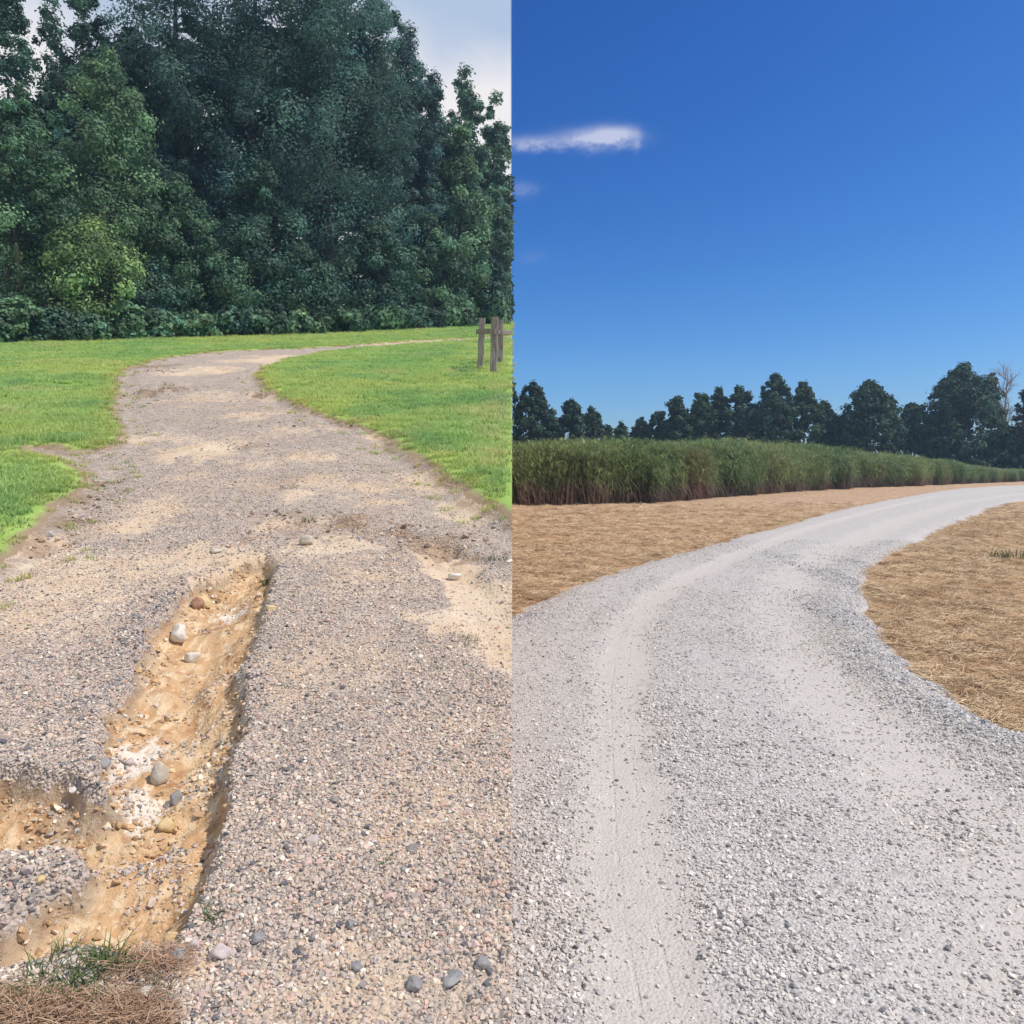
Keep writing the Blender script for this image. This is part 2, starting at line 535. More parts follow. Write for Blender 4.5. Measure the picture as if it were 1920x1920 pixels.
def mat_straw_ground():
    m, t, b = mat_new("straw covered soil")
    co = coords(t)
    n1 = t.noise(co, .6, 4.0, .6)
    n2 = t.noise(co, 5.0, 5.0, .65)
    mp = t.n('ShaderNodeMapping'); t.put(mp.inputs[0], co); mp.inputs['Scale'].default_value = (1.0, .5, 1)
    n3 = t.noise(mp.outputs[0], 38.0, 4.0, .7)
    col = t.mix(t.step(n1, .3, .7), (.43, .268, .14), (.56, .38, .22))
    col = t.mix(t.step(n2, .35, .62, .85, 0), col, (.24, .13, .06))
    col = t.mix(t.step(n3, .50, .72, 0, .75), col, (.66, .44, .24))
    col = t.mix(t.step(n3, .30, .42, .6, 0), col, (.19, .11, .06))
    pale = t.math('ADD', t.attr('pale').outputs['Fac'], t.math('MULTIPLY', t.math('SUBTRACT', n2, .5), .7))
    col = t.mix(t.step(pale, .2, .8, 0, .8), col, (.56, .39, .26))
    t.put(b.inputs['Base Color'], col)
    b.inputs['Roughness'].default_value = 1.0
    b.inputs['Specular IOR Level'].default_value = .1
    t.put(b.inputs['Normal'], bump(t, t.math('ADD', n3, n2), .8, .03))
    return m


def mat_soil_bank():
    m, t, b = mat_new("cut earth")
    co = coords(t)
    n = t.noise(co, 2.0, 6.0, .65)
    t.put(b.inputs['Base Color'], t.mix(n, (.24, .15, .085), (.40, .28, .17)))
    b.inputs['Roughness'].default_value = 1.0
    t.put(b.inputs['Normal'], bump(t, n, .8, .1))
    return m


def mat_inst(name, rough=.9, spec=.2, mottled=0.0):
    """colour carried by each scattered piece"""
    m, t, b = mat_new(name)
    col = t.attr('col', 'INSTANCER').outputs['Color']
    if mottled:
        n = t.noise(coords(t), 3.0, 3.0, .6)
        col = t.mix(t.step(n, .3, .7, 0, mottled), col, (.5, .45, .4), 'MULTIPLY')
    t.put(b.inputs['Base Color'], col)
    b.inputs['Roughness'].default_value = rough
    b.inputs['Specular IOR Level'].default_value = spec
    return m


def mat_blade(name, inst=True, transl=.35):
    m, t, b = mat_new(name)
    col = t.attr('tint').outputs['Color']
    if inst:
        col = t.mix(1.0, col, t.attr('col', 'INSTANCER').outputs['Color'], 'MULTIPLY')
    t.put(b.inputs['Base Color'], col)
    b.inputs['Roughness'].default_value = .55
    b.inputs['Specular IOR Level'].default_value = .25
    tr = t.n('ShaderNodeBsdfTranslucent')
    t.put(tr.inputs[0], col)
    mx = t.n('ShaderNodeMixShader')
    mx.inputs[0].default_value = transl
    out = m.node_tree.nodes['Material Output']
    t.nt.links.new(b.outputs[0], mx.inputs[1]); t.nt.links.new(tr.outputs[0], mx.inputs[2])
    t.nt.links.new(mx.outputs[0], out.inputs[0])
    return m


def mat_bark(name, a, c):
    m, t, b = mat_new(name)
    co = coords(t)
    mp = t.n('ShaderNodeMapping'); t.put(mp.inputs[0], co); mp.inputs['Scale'].default_value = (1, 1, .15)
    n = t.noise(mp.outputs[0], 22.0, 5.0, .65)
    t.put(b.inputs['Base Color'], t.mix(t.step(n, .3, .7), a, c))
    b.inputs['Roughness'].default_value = .95
    b.inputs['Specular IOR Level'].default_value = .1
    t.put(b.inputs['Normal'], bump(t, n, .6, .02))
    return m


def mat_rock(name, a, c, scale=14.0):
    m, t, b = mat_new(name)
    co = coords(t)
    n = t.noise(co, scale, 5.0, .65)
    n2 = t.noise(co, scale * 5, 3.0, .6)
    col = t.mix(t.step(n, .3, .7), a, c)
    col = t.mix(t.step(n2, .55, .75, 0, .5), col, tuple(v * .55 for v in a))
    t.put(b.inputs['Base Color'], col)
    b.inputs['Roughness'].default_value = .9
    b.inputs['Specular IOR Level'].default_value = .2
    t.put(b.inputs['Normal'], bump(t, t.math('ADD', n, t.math('MULTIPLY', n2, .4)), .6, .01))
    return m


M_DRIVE, M_GULLY, M_LAWN, M_ROAD, M_STRAW, M_BANK = mat_drive(), mat_gully(), mat_lawn(), mat_road(), mat_straw_ground(), mat_soil_bank()
M_STONE_OLD = mat_inst("loose old stones", .9, .2)
M_STONE_NEW = mat_inst("loose crushed stone", .9, .2)
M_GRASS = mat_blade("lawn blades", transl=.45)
M_TALL = mat_blade("tall grass blades")
M_STRAWS = mat_inst("straw stems", .8, .2)
M_LEAF = mat_blade("leaves", inst=False, transl=.35)
M_BARK = mat_bark("bark", (.050, .040, .034), (.105, .086, .070))
M_BARK_PALE = mat_bark("pale dead bark", (.26, .21, .18), (.42, .36, .31))
M_POST = mat_bark("weathered fence wood", (.17, .145, .12), (.33, .29, .25))

# ------------------------------------------------------------------ large structure: ground


def rows(y0, y1, n):
    return y0 * (y1 / y0) ** (np.arange(n) / (n - 1))


def ground_grid(sign, ys, ncol, far_x):
    """columns fan out with distance; the last few stretch away to the side"""
    tt = np.concatenate([np.linspace(0, 1, ncol), 1 + np.array([.05, .15, .35, .8])])
    Y, T = np.meshgrid(ys, tt, indexing='ij')
    W = .73 * np.maximum(Y, 1.2) + 1.35
    X = W * np.minimum(T, 1.0)
    ext = np.clip((T - 1) / .8, 0, 1)
    X = X + ext * far_x
    nr, nc = Y.shape
    i = np.arange(nr * nc).reshape(nr, nc)
    q = np.stack([i[:-1, :-1], i[:-1, 1:], i[1:, 1:], i[1:, :-1]], -1).reshape(-1, 4)
    if sign < 0:
        q = q[:, ::-1]
    return (sign * X).ravel(), Y.ravel(), q


def sub(name, V, q, mask, mat, attrs):
    f = q[mask]
    used = np.unique(f)
    remap = np.zeros(len(V), np.int32); remap[used] = np.arange(len(used))
    me = mesh_np(name, V[used], remap[f], True, **{k: a[used] for k, a in attrs.items()})
    o = link(name, me, mat)
    o['kind'] = 'structure'
    return o


# left hillside
ys = np.concatenate([[-25, -12, -6, -3, -1, 0, .6], rows(1.1, 110, 820), [130, 170, 210]])
x, y, q = ground_grid(-1, ys, 335, 70)
fl = left_fields(x, y)
sd, g, rill = fl
z = left_z(x, y, fl)
V = np.stack([x, y, z], 1)
sand = np.zeros(len(x))
for cx, cy, rx, ry, k in ((390, 832, 75, 20, 1.0), (240, 970, 80, 18, .9), (150, 1075, 190, 70, .8), (60, 1010, 70, 30, .8), (840, 1140, 75, 26, 1.1), (620, 1012, 90, 26, .8),
                          (930, 1120, 60, 50, 1.2), (480, 770, 60, 10, .8), (405, 1035, 110, 34, 1.25), (560, 800, 90, 10, .5), (350, 880, 60, 14, .6), (560, 850, 110, 16, .5),
                          (640, 760, 60, 8, .9), (720, 812, 40, 8, .9), (380, 690, 80, 8, .7), (560, 670, 120, 7, .8), (820, 890, 60, 14, .6), (700, 640, 200, 4, 1),
                          (290, 940, 70, 18, .7), (560, 965, 100, 14, .7), (880, 935, 60, 26, .8), (780, 880, 60, 12, .6), (100, 1040, 90, 30, .7), (500, 860, 70, 8, .6), (720, 930, 60, 10, .6), (820, 1490, 160, 90, .45), (760, 1800, 260, 90, .45), (610, 1230, 160, 60, .35), (420, 740, 120, 12, .5), (620, 720, 90, 10, .6), (300, 810, 90, 14, .6), (640, 900, 150, 20, .45), (450, 900, 90, 14, .4), (700, 1080, 150, 40, .4), (850, 1330, 110, 60, .35), (80, 1140, 90, 40, .5),
                          (360, 1780, 45, 60, .7), (560, 920, 60, 12, .6)):
    sand = np.maximum(sand, k * 1.35 * ell(x, y, lp, cx, cy, rx, ry, .8, cx))
sand = np.maximum(sand, rill * 1.2)
brown = np.zeros(len(x))
for cx, cy, rx, ry, k in ((300, 728, 50, 10, 1), (248, 732, 20, 6, 1), (505, 733, 26, 9, 1), (290, 683, 50, 5, .9), (720, 985, 110, 14, .8), (800, 1010, 70, 14, .8), (150, 930, 50, 25, .7),
                          (60, 1015, 70, 26, .75), (130, 960, 50, 16, .8), (560, 955, 90, 10, .55), (650, 972, 150, 18, .75), (810, 1000, 80, 20, .7), (250, 1000, 90, 16, .4), (520, 890, 90, 8, .45), (120, 1000, 70, 25, .45), (690, 860, 60, 5, .5), (330, 780, 50, 6, .4), (480, 830, 60, 5, .5), (740, 1590, 40, 16, .5), (690, 1290, 60, 14, .5), (460, 1000, 30, 10, .7), (190, 890, 25, 14, .8),
                          (870, 1030, 40, 12, .7), (120, 1770, 160, 40, .6)):
    brown = np.maximum(brown, k * 1.3 * ell(x, y, lp, cx, cy, rx, ry, .8, cx + 1))
brown = np.maximum(brown, .75 * sstep(.14, .0, np.abs(sd - .04)))
chalk = np.zeros(len(x))
for cx, cy, rx, ry, k in ((252, 1345, 50, 70, 1.1), (258, 1420, 50, 36, 1.1), (425, 1095, 35, 14, .9), (310, 1265, 20, 8, .7), (370, 1295, 22, 8, .7), (330, 1200, 50, 25, .3), (405, 1210, 30, 20, .4),
                          (320, 1600, 30, 30, .3), (300, 1350, 25, 20, .5)):
    chalk = np.maximum(chalk, k * ell(x, y, lp, cx, cy, rx, ry, .8, cx + 2))
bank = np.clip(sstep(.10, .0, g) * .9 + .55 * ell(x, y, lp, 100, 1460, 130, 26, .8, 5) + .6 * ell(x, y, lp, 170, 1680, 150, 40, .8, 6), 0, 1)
bare = sstep(.25, -.02, -sd) * .8
for cx, cy, rx, ry, k in ((80, 838, 60, 8, .9), (170, 870, 60, 16, .6), (860, 760, 40, 10, .35), (650, 710, 60, 6, .3), (120, 950, 40, 30, .5)):
    bare = np.maximum(bare, k * ell(x, y, lp, cx, cy, rx, ry, .8, cx + 3))
sdc, gc = sd[q].mean(1), g[q].mean(1)
A = dict(sand=sand, brown=brown, chalk=chalk, bank=bank, bare=bare)
is_drive = sdc > 0
is_gully = is_drive & (gc > 0.01)
sub('gravel_drive', V, q, is_drive & ~is_gully, M_DRIVE, {k: A[k] for k in ('sand', 'brown')})
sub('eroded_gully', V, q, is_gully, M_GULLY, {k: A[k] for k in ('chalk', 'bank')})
sub('lawn', V, q, ~is_drive, M_LAWN, {'bare': bare})
left_edge_z = z.reshape(len(ys), -1)[:, 0]
left_edge_y = ys

# right level ground
ys = np.concatenate([[-25, -12, -6, -3, -1, 0, .6], rows(1.1, 130, 640), [180, 240, 300]])
x, y, q = ground_grid(1, ys, 290, 90)
fr = right_fields(x, y)
sd, ta, tb, ua, aa = fr
z = right_z(x, y, fr)
V = np.stack([x, y, z], 1)
pale = np.clip(sstep(16, 26, y), 0, 1) * .55
for cx, cy, rx, ry, k in ((1800, 1010, 120, 14, .6), (1450, 1050, 60, 10, .3), (1700, 1050, 60, 16, .7), (1690, 1220, 40, 40, .5), (1850, 1130, 50, 10, .5), (1750, 1260, 60, 40, .3), (1590, 1055, 60, 10, .5), (1100, 990, 150, 12, .6), (1850, 1200, 60, 14, .5)):
    pale = np.maximum(pale, k * 1.2 * ell(x, y, rp, cx, cy, rx, ry, .8, cx))
sdc = sd[q].mean(1)
sub('gravel_road', V, q, sdc > 0, M_ROAD, dict(track=np.maximum(ta, tb * .9), rib=ua, along=aa))
sub('straw_covered_field', V, q, sdc <= 0, M_STRAW, dict(pale=pale))
right_edge_z = z.reshape(len(ys), -1)[:, 0]

# the cut earth bank where the hillside stands above the level ground
by = left_edge_y
lo = np.interp(by, ys, right_edge_z) - .15
hi = left_edge_z
keep = hi > lo + .16
by, lo, hi = by[keep], lo[keep], hi[keep]
n = len(by)
V = np.concatenate([np.stack([np.zeros(n), by, lo], 1), np.stack([np.zeros(n), by, hi], 1)])
i = np.arange(n - 1)
o = link('earth_bank', mesh_np('earth_bank', V, np.stack([i, i + 1, n + i + 1, n + i], 1)), M_BANK)
o['kind'] = 'structure'

# ------------------------------------------------------------------ trees


def tube(pts, rad, sides=7):
    pts = np.asarray(pts, float); n = len(pts)
    V = []
    for k in range(n):
        d = pts[min(k + 1, n - 1)] - pts[max(k - 1, 0)]
        d = d / (np.linalg.norm(d) + 1e-9)
        a = np.cross(d, [.31, .95, .02]); a /= np.linalg.norm(a) + 1e-9
        b = np.cross(d, a)
        for s in range(sides):
            w = 2 * math.pi * s / sides
            V.append(pts[k] + rad[k] * (math.cos(w) * a + math.sin(w) * b))
    Fq = [(k * sides + s, k * sides + (s + 1) % sides, (k + 1) * sides + (s + 1) % sides, (k + 1) * sides + s) for k in range(n - 1) for s in range(sides)]
    return np.array(V), np.array(Fq)


def join(parts):
    V, Fs, o = [], [], 0
    for v, f in parts:
        V.append(v); Fs.append(f + o); o += len(v)
    return np.vstack(V), np.vstack(Fs)


def leaf_quads(P, N, L, Wd, R, flop=0.0):
    """rhombic leaves at P, facing N roughly, length L, width Wd"""
    n = len(P)
    N = N / (np.linalg.norm(N, axis=1, keepdims=True) + 1e-9)
    T = R.normal(size=(n, 3)); T[:, 2] -= flop
    T = T - (T * N).sum(1, keepdims=True) * N
    T /= np.linalg.norm(T, axis=1, keepdims=True) + 1e-9
    B = np.cross(N, T)
    L = L[:, None]; Wd = Wd[:, None]
    V = np.stack([P - T * L * .5, P + B * Wd * .5 + N * Wd * .12, P + T * L * .5, P - B * Wd * .5 + N * Wd * .12], 1).reshape(-1, 3)
    return V, np.arange(n * 4).reshape(n, 4)


def crown_broad(R, h, h0, rad, n_bough, n_leaf, leaf, spread=1.0, top_pow=.6, bot=.72, slim=.8, front=0.0):
    """clumped crown of a broad-leaved tree, in tree coordinates"""
    u = R.random(n_bough)
    hh = h0 + (h - h0) * (u ** .9) * .97
    f = (hh - h0) / (h - h0)
    prof = np.where(f < .35, bot + (1 - bot) * f / .35, np.maximum(1 - ((f - .35) / .65) ** 1.9, .02) ** top_pow)
    th = R.random(n_bough) * 2 * math.pi
    th = np.where(R.random(n_bough) < front, R.normal(-math.pi / 2, .5, n_bough), th)
    ph = R.uniform(0, 6.28, 2)
    hh = hh * (1 - .03 * f * (2 + np.sin(3 * th + ph[0]) + np.sin(5 * th + ph[1])))
    rr = rad * prof * np.sqrt(R.uniform(.18, 1.0, n_bough)) * R.uniform(.82, 1.1, n_bough)
    spine = R.random(n_bough) < .17                      # boughs up the leader, so that the tip hangs together
    sf = R.uniform(.45, .97, n_bough)
    hh = np.where(spine, h0 + (h - h0) * sf, hh)
    hh = np.where(~spine & (rad < .2 * h), np.minimum(hh, h0 + (h - h0) * .90), hh)
    rr = np.where(spine, rad * .22 * (1 - sf) * R.random(n_bough), rr)
    f = np.where(spine, np.minimum(sf, .88), f)
    cen = np.stack([rr * np.cos(th), rr * np.sin(th), hh], 1)
    cr = rad * R.uniform(.15, .33, n_bough) * spread * np.where(f > .9, .5, np.where(f > .75, .72, 1))
    cr = np.where(spine, np.maximum(cr, .032 * h), cr)
    k = np.repeat(np.arange(n_bough), max(1, n_leaf // n_bough))
    d = R.normal(size=(len(k), 3)); d /= np.linalg.norm(d, axis=1, keepdims=True)
    q = R.random(len(k)) ** .45 * R.uniform(.8, 1.2, len(k))
    P = cen[k] + d * (cr[k] * q)[:, None] * np.array([1.1, 1.1, .9])
    P += R.normal(size=P.shape) * leaf * .35
    out = P - np.array([0, 0, h0 + (h - h0) * .4])
    out /= np.linalg.norm(out, axis=1, keepdims=True) + 1e-9
    N = d * .85 + out * .35 + np.array([0, 0, .25]) + R.normal(size=(len(k), 3)) * .27
    s = leaf * R.uniform(.6, 1.35, len(k))
    V, Fq = leaf_quads(P, N, s * 1.25, s * slim, R)
    tone = (R.uniform(.55, 1.15, n_bough) + .8 * (R.random(n_bough) < .2))[k] * R.uniform(.86, 1.14, len(k))
    warm = R.normal(0, .6, n_bough)[k] * .35 + R.normal(0, .25, len(k))
    return V, Fq, tone, warm


def tint_of(col, tone, warm):
    c = np.asarray(col)[None, :] * tone[:, None]
    c = c * (1 + np.clip(warm, -1, 1)[:, None] * np.array([.35, .10, -.15]))
    return np.repeat(np.clip(c, .003, .9), 4, 0)


def trunk_mesh(R, h, r, h0, rad, nlimb=7, pine=False, loc=(0, 0, 0), side=-1):
    top = h * (.80 if pine else .66)
    n = 7
    lean = R.normal(0, .012, 2) * h
    pts = [np.array([lean[0] * (k / n) ** 2 + R.normal(0, .02), lean[1] * (k / n) ** 2 + R.normal(0, .02), top * k / n - (.25 if k == 0 else 0)]) for k in range(n + 1)]
    parts = [tube(pts, [r * (1.25 if k == 0 else 1) * (1 - .85 * k / n) for k in range(n + 1)])]
    for _ in range(nlimb):
        hz = R.uniform(h0 * .8 + .1 * h, top * .95)
        p0 = pts[min(n, int(hz / top * n))].copy(); p0[2] = hz
        th = R.uniform(0, 2 * math.pi)
        ln = rad * R.uniform(.5, .85)
        up = R.uniform(.15, .4) if pine else R.uniform(.4, .9)
        mid = p0 + np.array([math.cos(th) * ln * .5, math.sin(th) * ln * .5, up * ln * .4])
        end = p0 + np.array([math.cos(th) * ln, math.sin(th) * ln, up * ln])
        if (end[0] + loc[0]) * side > .1:
            parts.append(tube([p0, mid, end], [r * .35, r * .22, r * .06], 5))
    return join(parts)


def trim(V, Fq, T, loc, side):
    """the two places end against each other along the bank: no bough reaches over it"""
    cx = V.reshape(-1, 4, 3).mean(1)[:, 0] + loc[0]
    cy = V.reshape(-1, 4, 3).mean(1)[:, 1] + loc[1]
    keep = (cx * side > .0012 * cy)
    if keep.all():
        return V, Fq, T
    V = V.reshape(-1, 4, 3)[keep].reshape(-1, 3); T = T.reshape(-1, 4, T.shape[1])[keep].reshape(-1, T.shape[1])
    return V, np.arange(len(V)).reshape(-1, 4), T


def tree(name, label, loc, h, rad, col, seed, kind='broad', h0=.12, leaves=7000, boughs=90, leaf=.26, side=-1, group=None, bark=None, cat='tree', warm0=0.0, **kw):
    R = np.random.default_rng(seed)
    root = bpy.data.objects.new(name, None)
    C.objects.link(root)
    root.location = loc
    root.empty_display_size = .5
    tag(root, label, cat, group)
    tv, tf = trunk_mesh(R, h, max(.05, .018 * h), h0 * h, rad, pine=(kind == 'pine'), loc=loc, side=side)
    if kind == 'pine':
        tv = tv + np.array([0, .4 * rad, 0])
    link('trunk', mesh_np('trunk', tv, tf, True), bark or M_BARK, root)
    if kind == 'pine':
        V, Fq, tone, warm = crown_broad(R, h, h0 * h, rad, int(boughs * 1.0), leaves, leaf, top_pow=.5, bot=.85, spread=.86, slim=.55, front=.3)
    else:
        V, Fq, tone, warm = crown_broad(R, h, h0 * h, rad, boughs, leaves, leaf, **kw)
    T = tint_of(col, tone, warm + warm0)
    V, Fq, T = trim(V, Fq, T, loc, side)
    link('crown', mesh_np('crown', V, Fq, False, tint=T), M_LEAF, root)
    return root


DARK = (.082, .160, .108)
MID = (.112, .202, .112)
PALE = (.150, .255, .130)
LIME = (.205, .300, .115)
PINE = (.086, .166, .128)
BLUEG = (.080, .158, .132)

edge_px = [-200, 0, 250, 500, 700, 850, 960]
edge_row = [652, 645, 637, 630, 622, 614, 606]


def woods_front(px):
    r = float(np.interp(px, edge_px, edge_row))
    return 1.6 * F / (r - (HR - SLOPE * F))


LEFT_TREES = [
    # px, extra depth, top row, half width px, kind, colour, label, leaves, boughs
    (205, 2.5, 84, 112, 'broad', PALE, 'tall pale green leafy tree with a rounded top near the left end of the woods', 12000, 130),
    (34, 2.0, 150, 95, 'broad', MID, 'mid green leafy tree standing lowest at the left end of the woods', 8000, 90),
    (168, 0.8, 400, 105, 'broad', LIME, 'small yellow-green tree low in front of the tall pale leafy tree', 7000, 80),
    (335, 2.0, 318, 80, 'broad', MID, 'leafy green tree beside the small yellow-green tree, reaching half the height of the woods', 8000, 90),
    (490, 2.0, 300, 82, 'broad', DARK, 'dark leafy tree in front of the biggest pine, near the middle of the woods', 8000, 90),
    (600, 4.5, -230, 180, 'pine', PINE, 'biggest dark pine, its wide top filling the middle of the woods', 20000, 190),
    (450, 7.0, -260, 140, 'pine', BLUEG, 'dark pine just left of the biggest pine, its top above the picture', 14000, 150),
    (310, 9.0, -240, 130, 'pine', PINE, 'dark pine rising behind the tall pale leafy tree', 14000, 150),
    (708, 6.5, -40, 98, 'pine', PINE, 'dark pine sloping down at the right shoulder of the biggest pine', 11000, 130),
    (764, 7.0, 34, 72, 'pine', BLUEG, 'narrow pine standing up against the cloudy sky beside the biggest pines', 7000, 100),
    (812, 6.0, 118, 58, 'pine', PINE, 'shorter pine at the right foot of the pine skyline', 6000, 90),
    (872, 14.0, 112, 52, 'broad', MID, 'pointed leafy treetop standing alone against the white cloud', 5500, 80),
    (930, 12.0, 160, 54, 'broad', MID, 'round leafy treetop against the sky at the far right of the woods', 5000, 70),
    (858, 3.0, 215, 66, 'broad', PALE, 'pale green leafy tree below the pointed treetop on the right of the woods', 8000, 90),
    (925, 4.0, 300, 52, 'broad', MID, 'leafy green tree right above the wooden fence', 6000, 80),
    (18, 7.0, -60, 70, 'broad', DARK, 'thin dark tree with sky showing through at the top left corner', 5500, 60),
    (158, 9.0, -60, 80, 'broad', DARK, 'dark treetop behind the tall pale leafy tree, beside the sky gap', 5200, 70),
    (95, 11.0, -40, 62, 'broad', DARK, 'thin leafy treetop full of small sky gaps beside the top left corner tree', 2600, 70),
    (705, 1.5, 415, 85, 'broad', DARK, 'low dark tree in front of the pines, above the far bend of the drive', 8000, 90),
    (575, 1.2, 470, 80, 'broad', DARK, 'low dark bushy tree at the foot of the biggest pine', 7000, 80),
    (805, 1.2, 405, 72, 'broad', MID, 'low green tree between the dark low tree and the tree above the fence', 7000, 80),
    (420, 1.2, 470, 78, 'broad', MID, 'low green tree over the shrubs behind the far left side of the drive', 7000, 80),
    (285, 1.0, 500, 70, 'broad', DARK, 'low dark tree beside the small yellow-green tree', 6000, 70),
    (-50, 3.0, 100, 80, 'broad', MID, 'leafy tree cut by the left edge of the view', 6000, 70),
    (900, 1.0, 470, 55, 'broad', DARK, 'low dark tree close behind the wooden fence', 5000, 70),
]
for k, (px, dy, top, hw, kind, col, label, nl, nb) in enumerate(LEFT_TREES):
    Y = woods_front(px) + dy
    X = (px - 960) / F * Y
    Zb = float(left_base(np.array([Y]))[0])
    h = (EYE + (HR - top) / F * Y) - Zb
    rad = hw / F * Y
    Y += rad * .35
    X = (px - 960) / F * Y
    h = EYE + (HR - top) / F * Y - float(left_base(np.array([Y]))[0])
    tree('pine_tree' if kind == 'pine' else 'leafy_tree', label, (X, Y, float(left_base(np.array([Y]))[0])), h, hw / F * Y, col, 100 + k, kind,
         h0=.03 if kind == 'pine' else .05, leaves=int(nl * (3.0 if kind == 'pine' else 2.5)), boughs=int(nb * 1.3), leaf=.165 * Y / 45, group='trees along the edge of the woods')

SHRUBS = [(-20, 575), (40, 560), (105, 580), (170, 590), (235, 568), (300, 585), (365, 592), (430, 575), (500, 590), (570, 585), (640, 580), (715, 575), (785, 580), (850, 560), (915, 545)]
SHRUB_LABELS = ['shrub at the foot of the woods cut by the left edge of the view', 'pale tall shrub nearest the left end of the lawn', 'shrub under the left side of the small yellow-green tree',
                'low shrub directly under the small yellow-green tree', 'pale shrub right of the small yellow-green tree', 'shrub under the leafy tree reaching half the height of the woods',
                'lowest shrub behind the far left corner of the drive', 'dark shrub under the low green tree', 'shrub under the dark leafy tree in the middle of the woods',
                'dark shrub at the foot of the biggest pine', 'dark shrub right of the foot of the biggest pine', 'dark shrub under the low dark tree behind the far bend',
                'shrub under the low green tree on the right', 'shrub left of the wooden fence at the foot of the woods', 'shrub right behind the wooden fence at the foot of the woods']
for k, ((px, top), lb) in enumerate(zip(SHRUBS, SHRUB_LABELS)):
    Y = woods_front(px) + .5
    Zb = float(left_base(np.array([Y]))[0])
    h = EYE + (HR - top) / F * Y - Zb
    tree('shrub', lb, ((px - 960) / F * Y, Y, Zb), h, 46 / F * Y, [MID, PALE, DARK, MID, PALE][k % 5], 300 + k, 'broad', h0=.02, leaves=3200, boughs=50, leaf=.24 * Y / 45,
         group='shrubs at the foot of the woods', cat='shrub', spread=1.25)

# the closed mass of trees deeper in the woods
R = np.random.default_rng(77)
Vs, Fs, Ts, off = [], [], [], 0
for px in np.arange(-250, 955, 38):
    Y = woods_front(px) + 10 + R.uniform(0, 5)
    top = float(np.interp(px, [-250, 20, 60, 130, 180, 680, 760, 820, 900, 960], [100, 190, 160, 130, 30, 40, 130, 220, 280, 290])) + R.uniform(-20, 20)
    Zb = float(left_base(np.array([Y]))[0])
    h = EYE + (HR - top) / F * Y - Zb
    v, f, tone, warm = crown_broad(R, h, .02 * h, 60 / F * Y, 70, 3000, .5 * Y / 45)
    T = tint_of(DARK, tone * .8, warm)
    loc = ((px - 960) / F * Y, Y, Zb)
    v, f, T = trim(v, f, T, loc, -1)
    Vs.append(v + np.array(loc)); Fs.append(f + off); Ts.append(T); off += len(v)
o = link('dense_woods', mesh_np('dense_woods', np.vstack(Vs), np.vstack(Fs), False, tint=np.vstack(Ts)), M_LEAF)
tag(o, 'dark closed woods behind the edge trees', 'woods', kind='stuff')

RIGHT_TREES = [
    (1034, 110, 772, 30, MID, 'low leafy tree filling the gap between the two leftmost tall trees', 2000),
    (1140, 112, 796, 22, DARK, 'lowest dark tree just left of the dip in the tree line', 1400),
    (1420, 110, 760, 34, DARK, 'low dark tree behind the foot of the tallest middle tree', 2400),
    (1562, 110, 775, 26, DARK, 'low dark tree filling the gap after the middle clump', 1800),
    (1290, 112, 775, 34, DARK, 'low dark tree behind the twin-peaked tree', 2000),
    # px, distance, top row, half width px, colour, label, leaves
    (1000, 105, 716, 46, DARK, 'tall round tree at the left end of the tree line, against the blue sky', 5200),
    (1000 - 48, 108, 700, 30, DARK, 'tree cut off at the left end of the tree line', 2200),
    (1072, 106, 744, 30, DARK, 'pointed tree right of the round tree at the left end of the tree line', 3200),
    (1108, 108, 762, 34, DARK, 'flat-topped tree left of the dip in the tree line', 3200),
    (1165, 112, 792, 22, MID, 'smallest pale green tree down in the dip of the tree line', 1800),
    (1203, 110, 782, 24, DARK, 'small tree rising right of the dip in the tree line', 2000),
    (1236, 108, 762, 24, DARK, 'thin-topped tree above the small tree right of the dip', 2200),
    (1270, 106, 740, 32, DARK, 'twin-peaked dark tree up the slope right of the dip', 3600),
    (1315, 106, 734, 34, MID, 'rounded mid green tree next to the twin-peaked tree', 3600),
    (1348, 107, 724, 26, DARK, 'narrow dark tree beside the small hole of sky', 2800),
    (1388, 106, 718, 40, DARK, 'broad dark tree left of the tallest tree in the middle', 4200),
    (1455, 104, 697, 46, DARK, 'tallest tree in the middle of the tree line', 5200),
    (1508, 104, 712, 40, MID, 'bumpy-topped tree just right of the tallest middle tree', 4400),
    (1544, 105, 745, 26, DARK, 'low shoulder tree at the end of the middle clump', 2600),
    (1632, 102, 710, 62, DARK, 'cone-shaped tree standing between two gaps of sky', 6500),
    (1590, 104, 770, 34, DARK, 'lower tree at the left foot of the cone-shaped tree', 2600),
    (1715, 104, 750, 40, DARK, 'low tree between the cone-shaped tree and the biggest tree', 3600),
    (1808, 100, 676, 72, DARK, 'biggest dark tree near the right end of the tree line', 8500),
    (1772, 101, 745, 44, DARK, 'low left flank tree of the biggest dark tree', 3200),
    (1860, 101, 690, 20, (.10, .085, .05), 'brownish thinning tree touching the biggest tree on its right', 1300),
    (1895, 98, 800, 34, DARK, 'dark low tree under the bare tree at the right end', 2600),
    (1925, 97, 720, 26, (.09, .08, .05), 'sparse brown tree cut by the right edge of the view', 1400),
]
for k, (px, Y, top, hw, col, label, nl) in enumerate(RIGHT_TREES):
    h = EYE + (HR - top) / F * Y
    tree('distant_tree', label, ((px - 960) / F * Y, Y, 0), h, hw / F * Y * 1.05, (col[0] * .58, col[1] * .56, col[2] * .46), 500 + k, 'broad', h0=.02, leaves=int(nl * 2.9), boughs=max(90, nl // 17), leaf=.38, side=1,
         group='trees along the horizon', top_pow=.62, spread=.58, bot=.95)


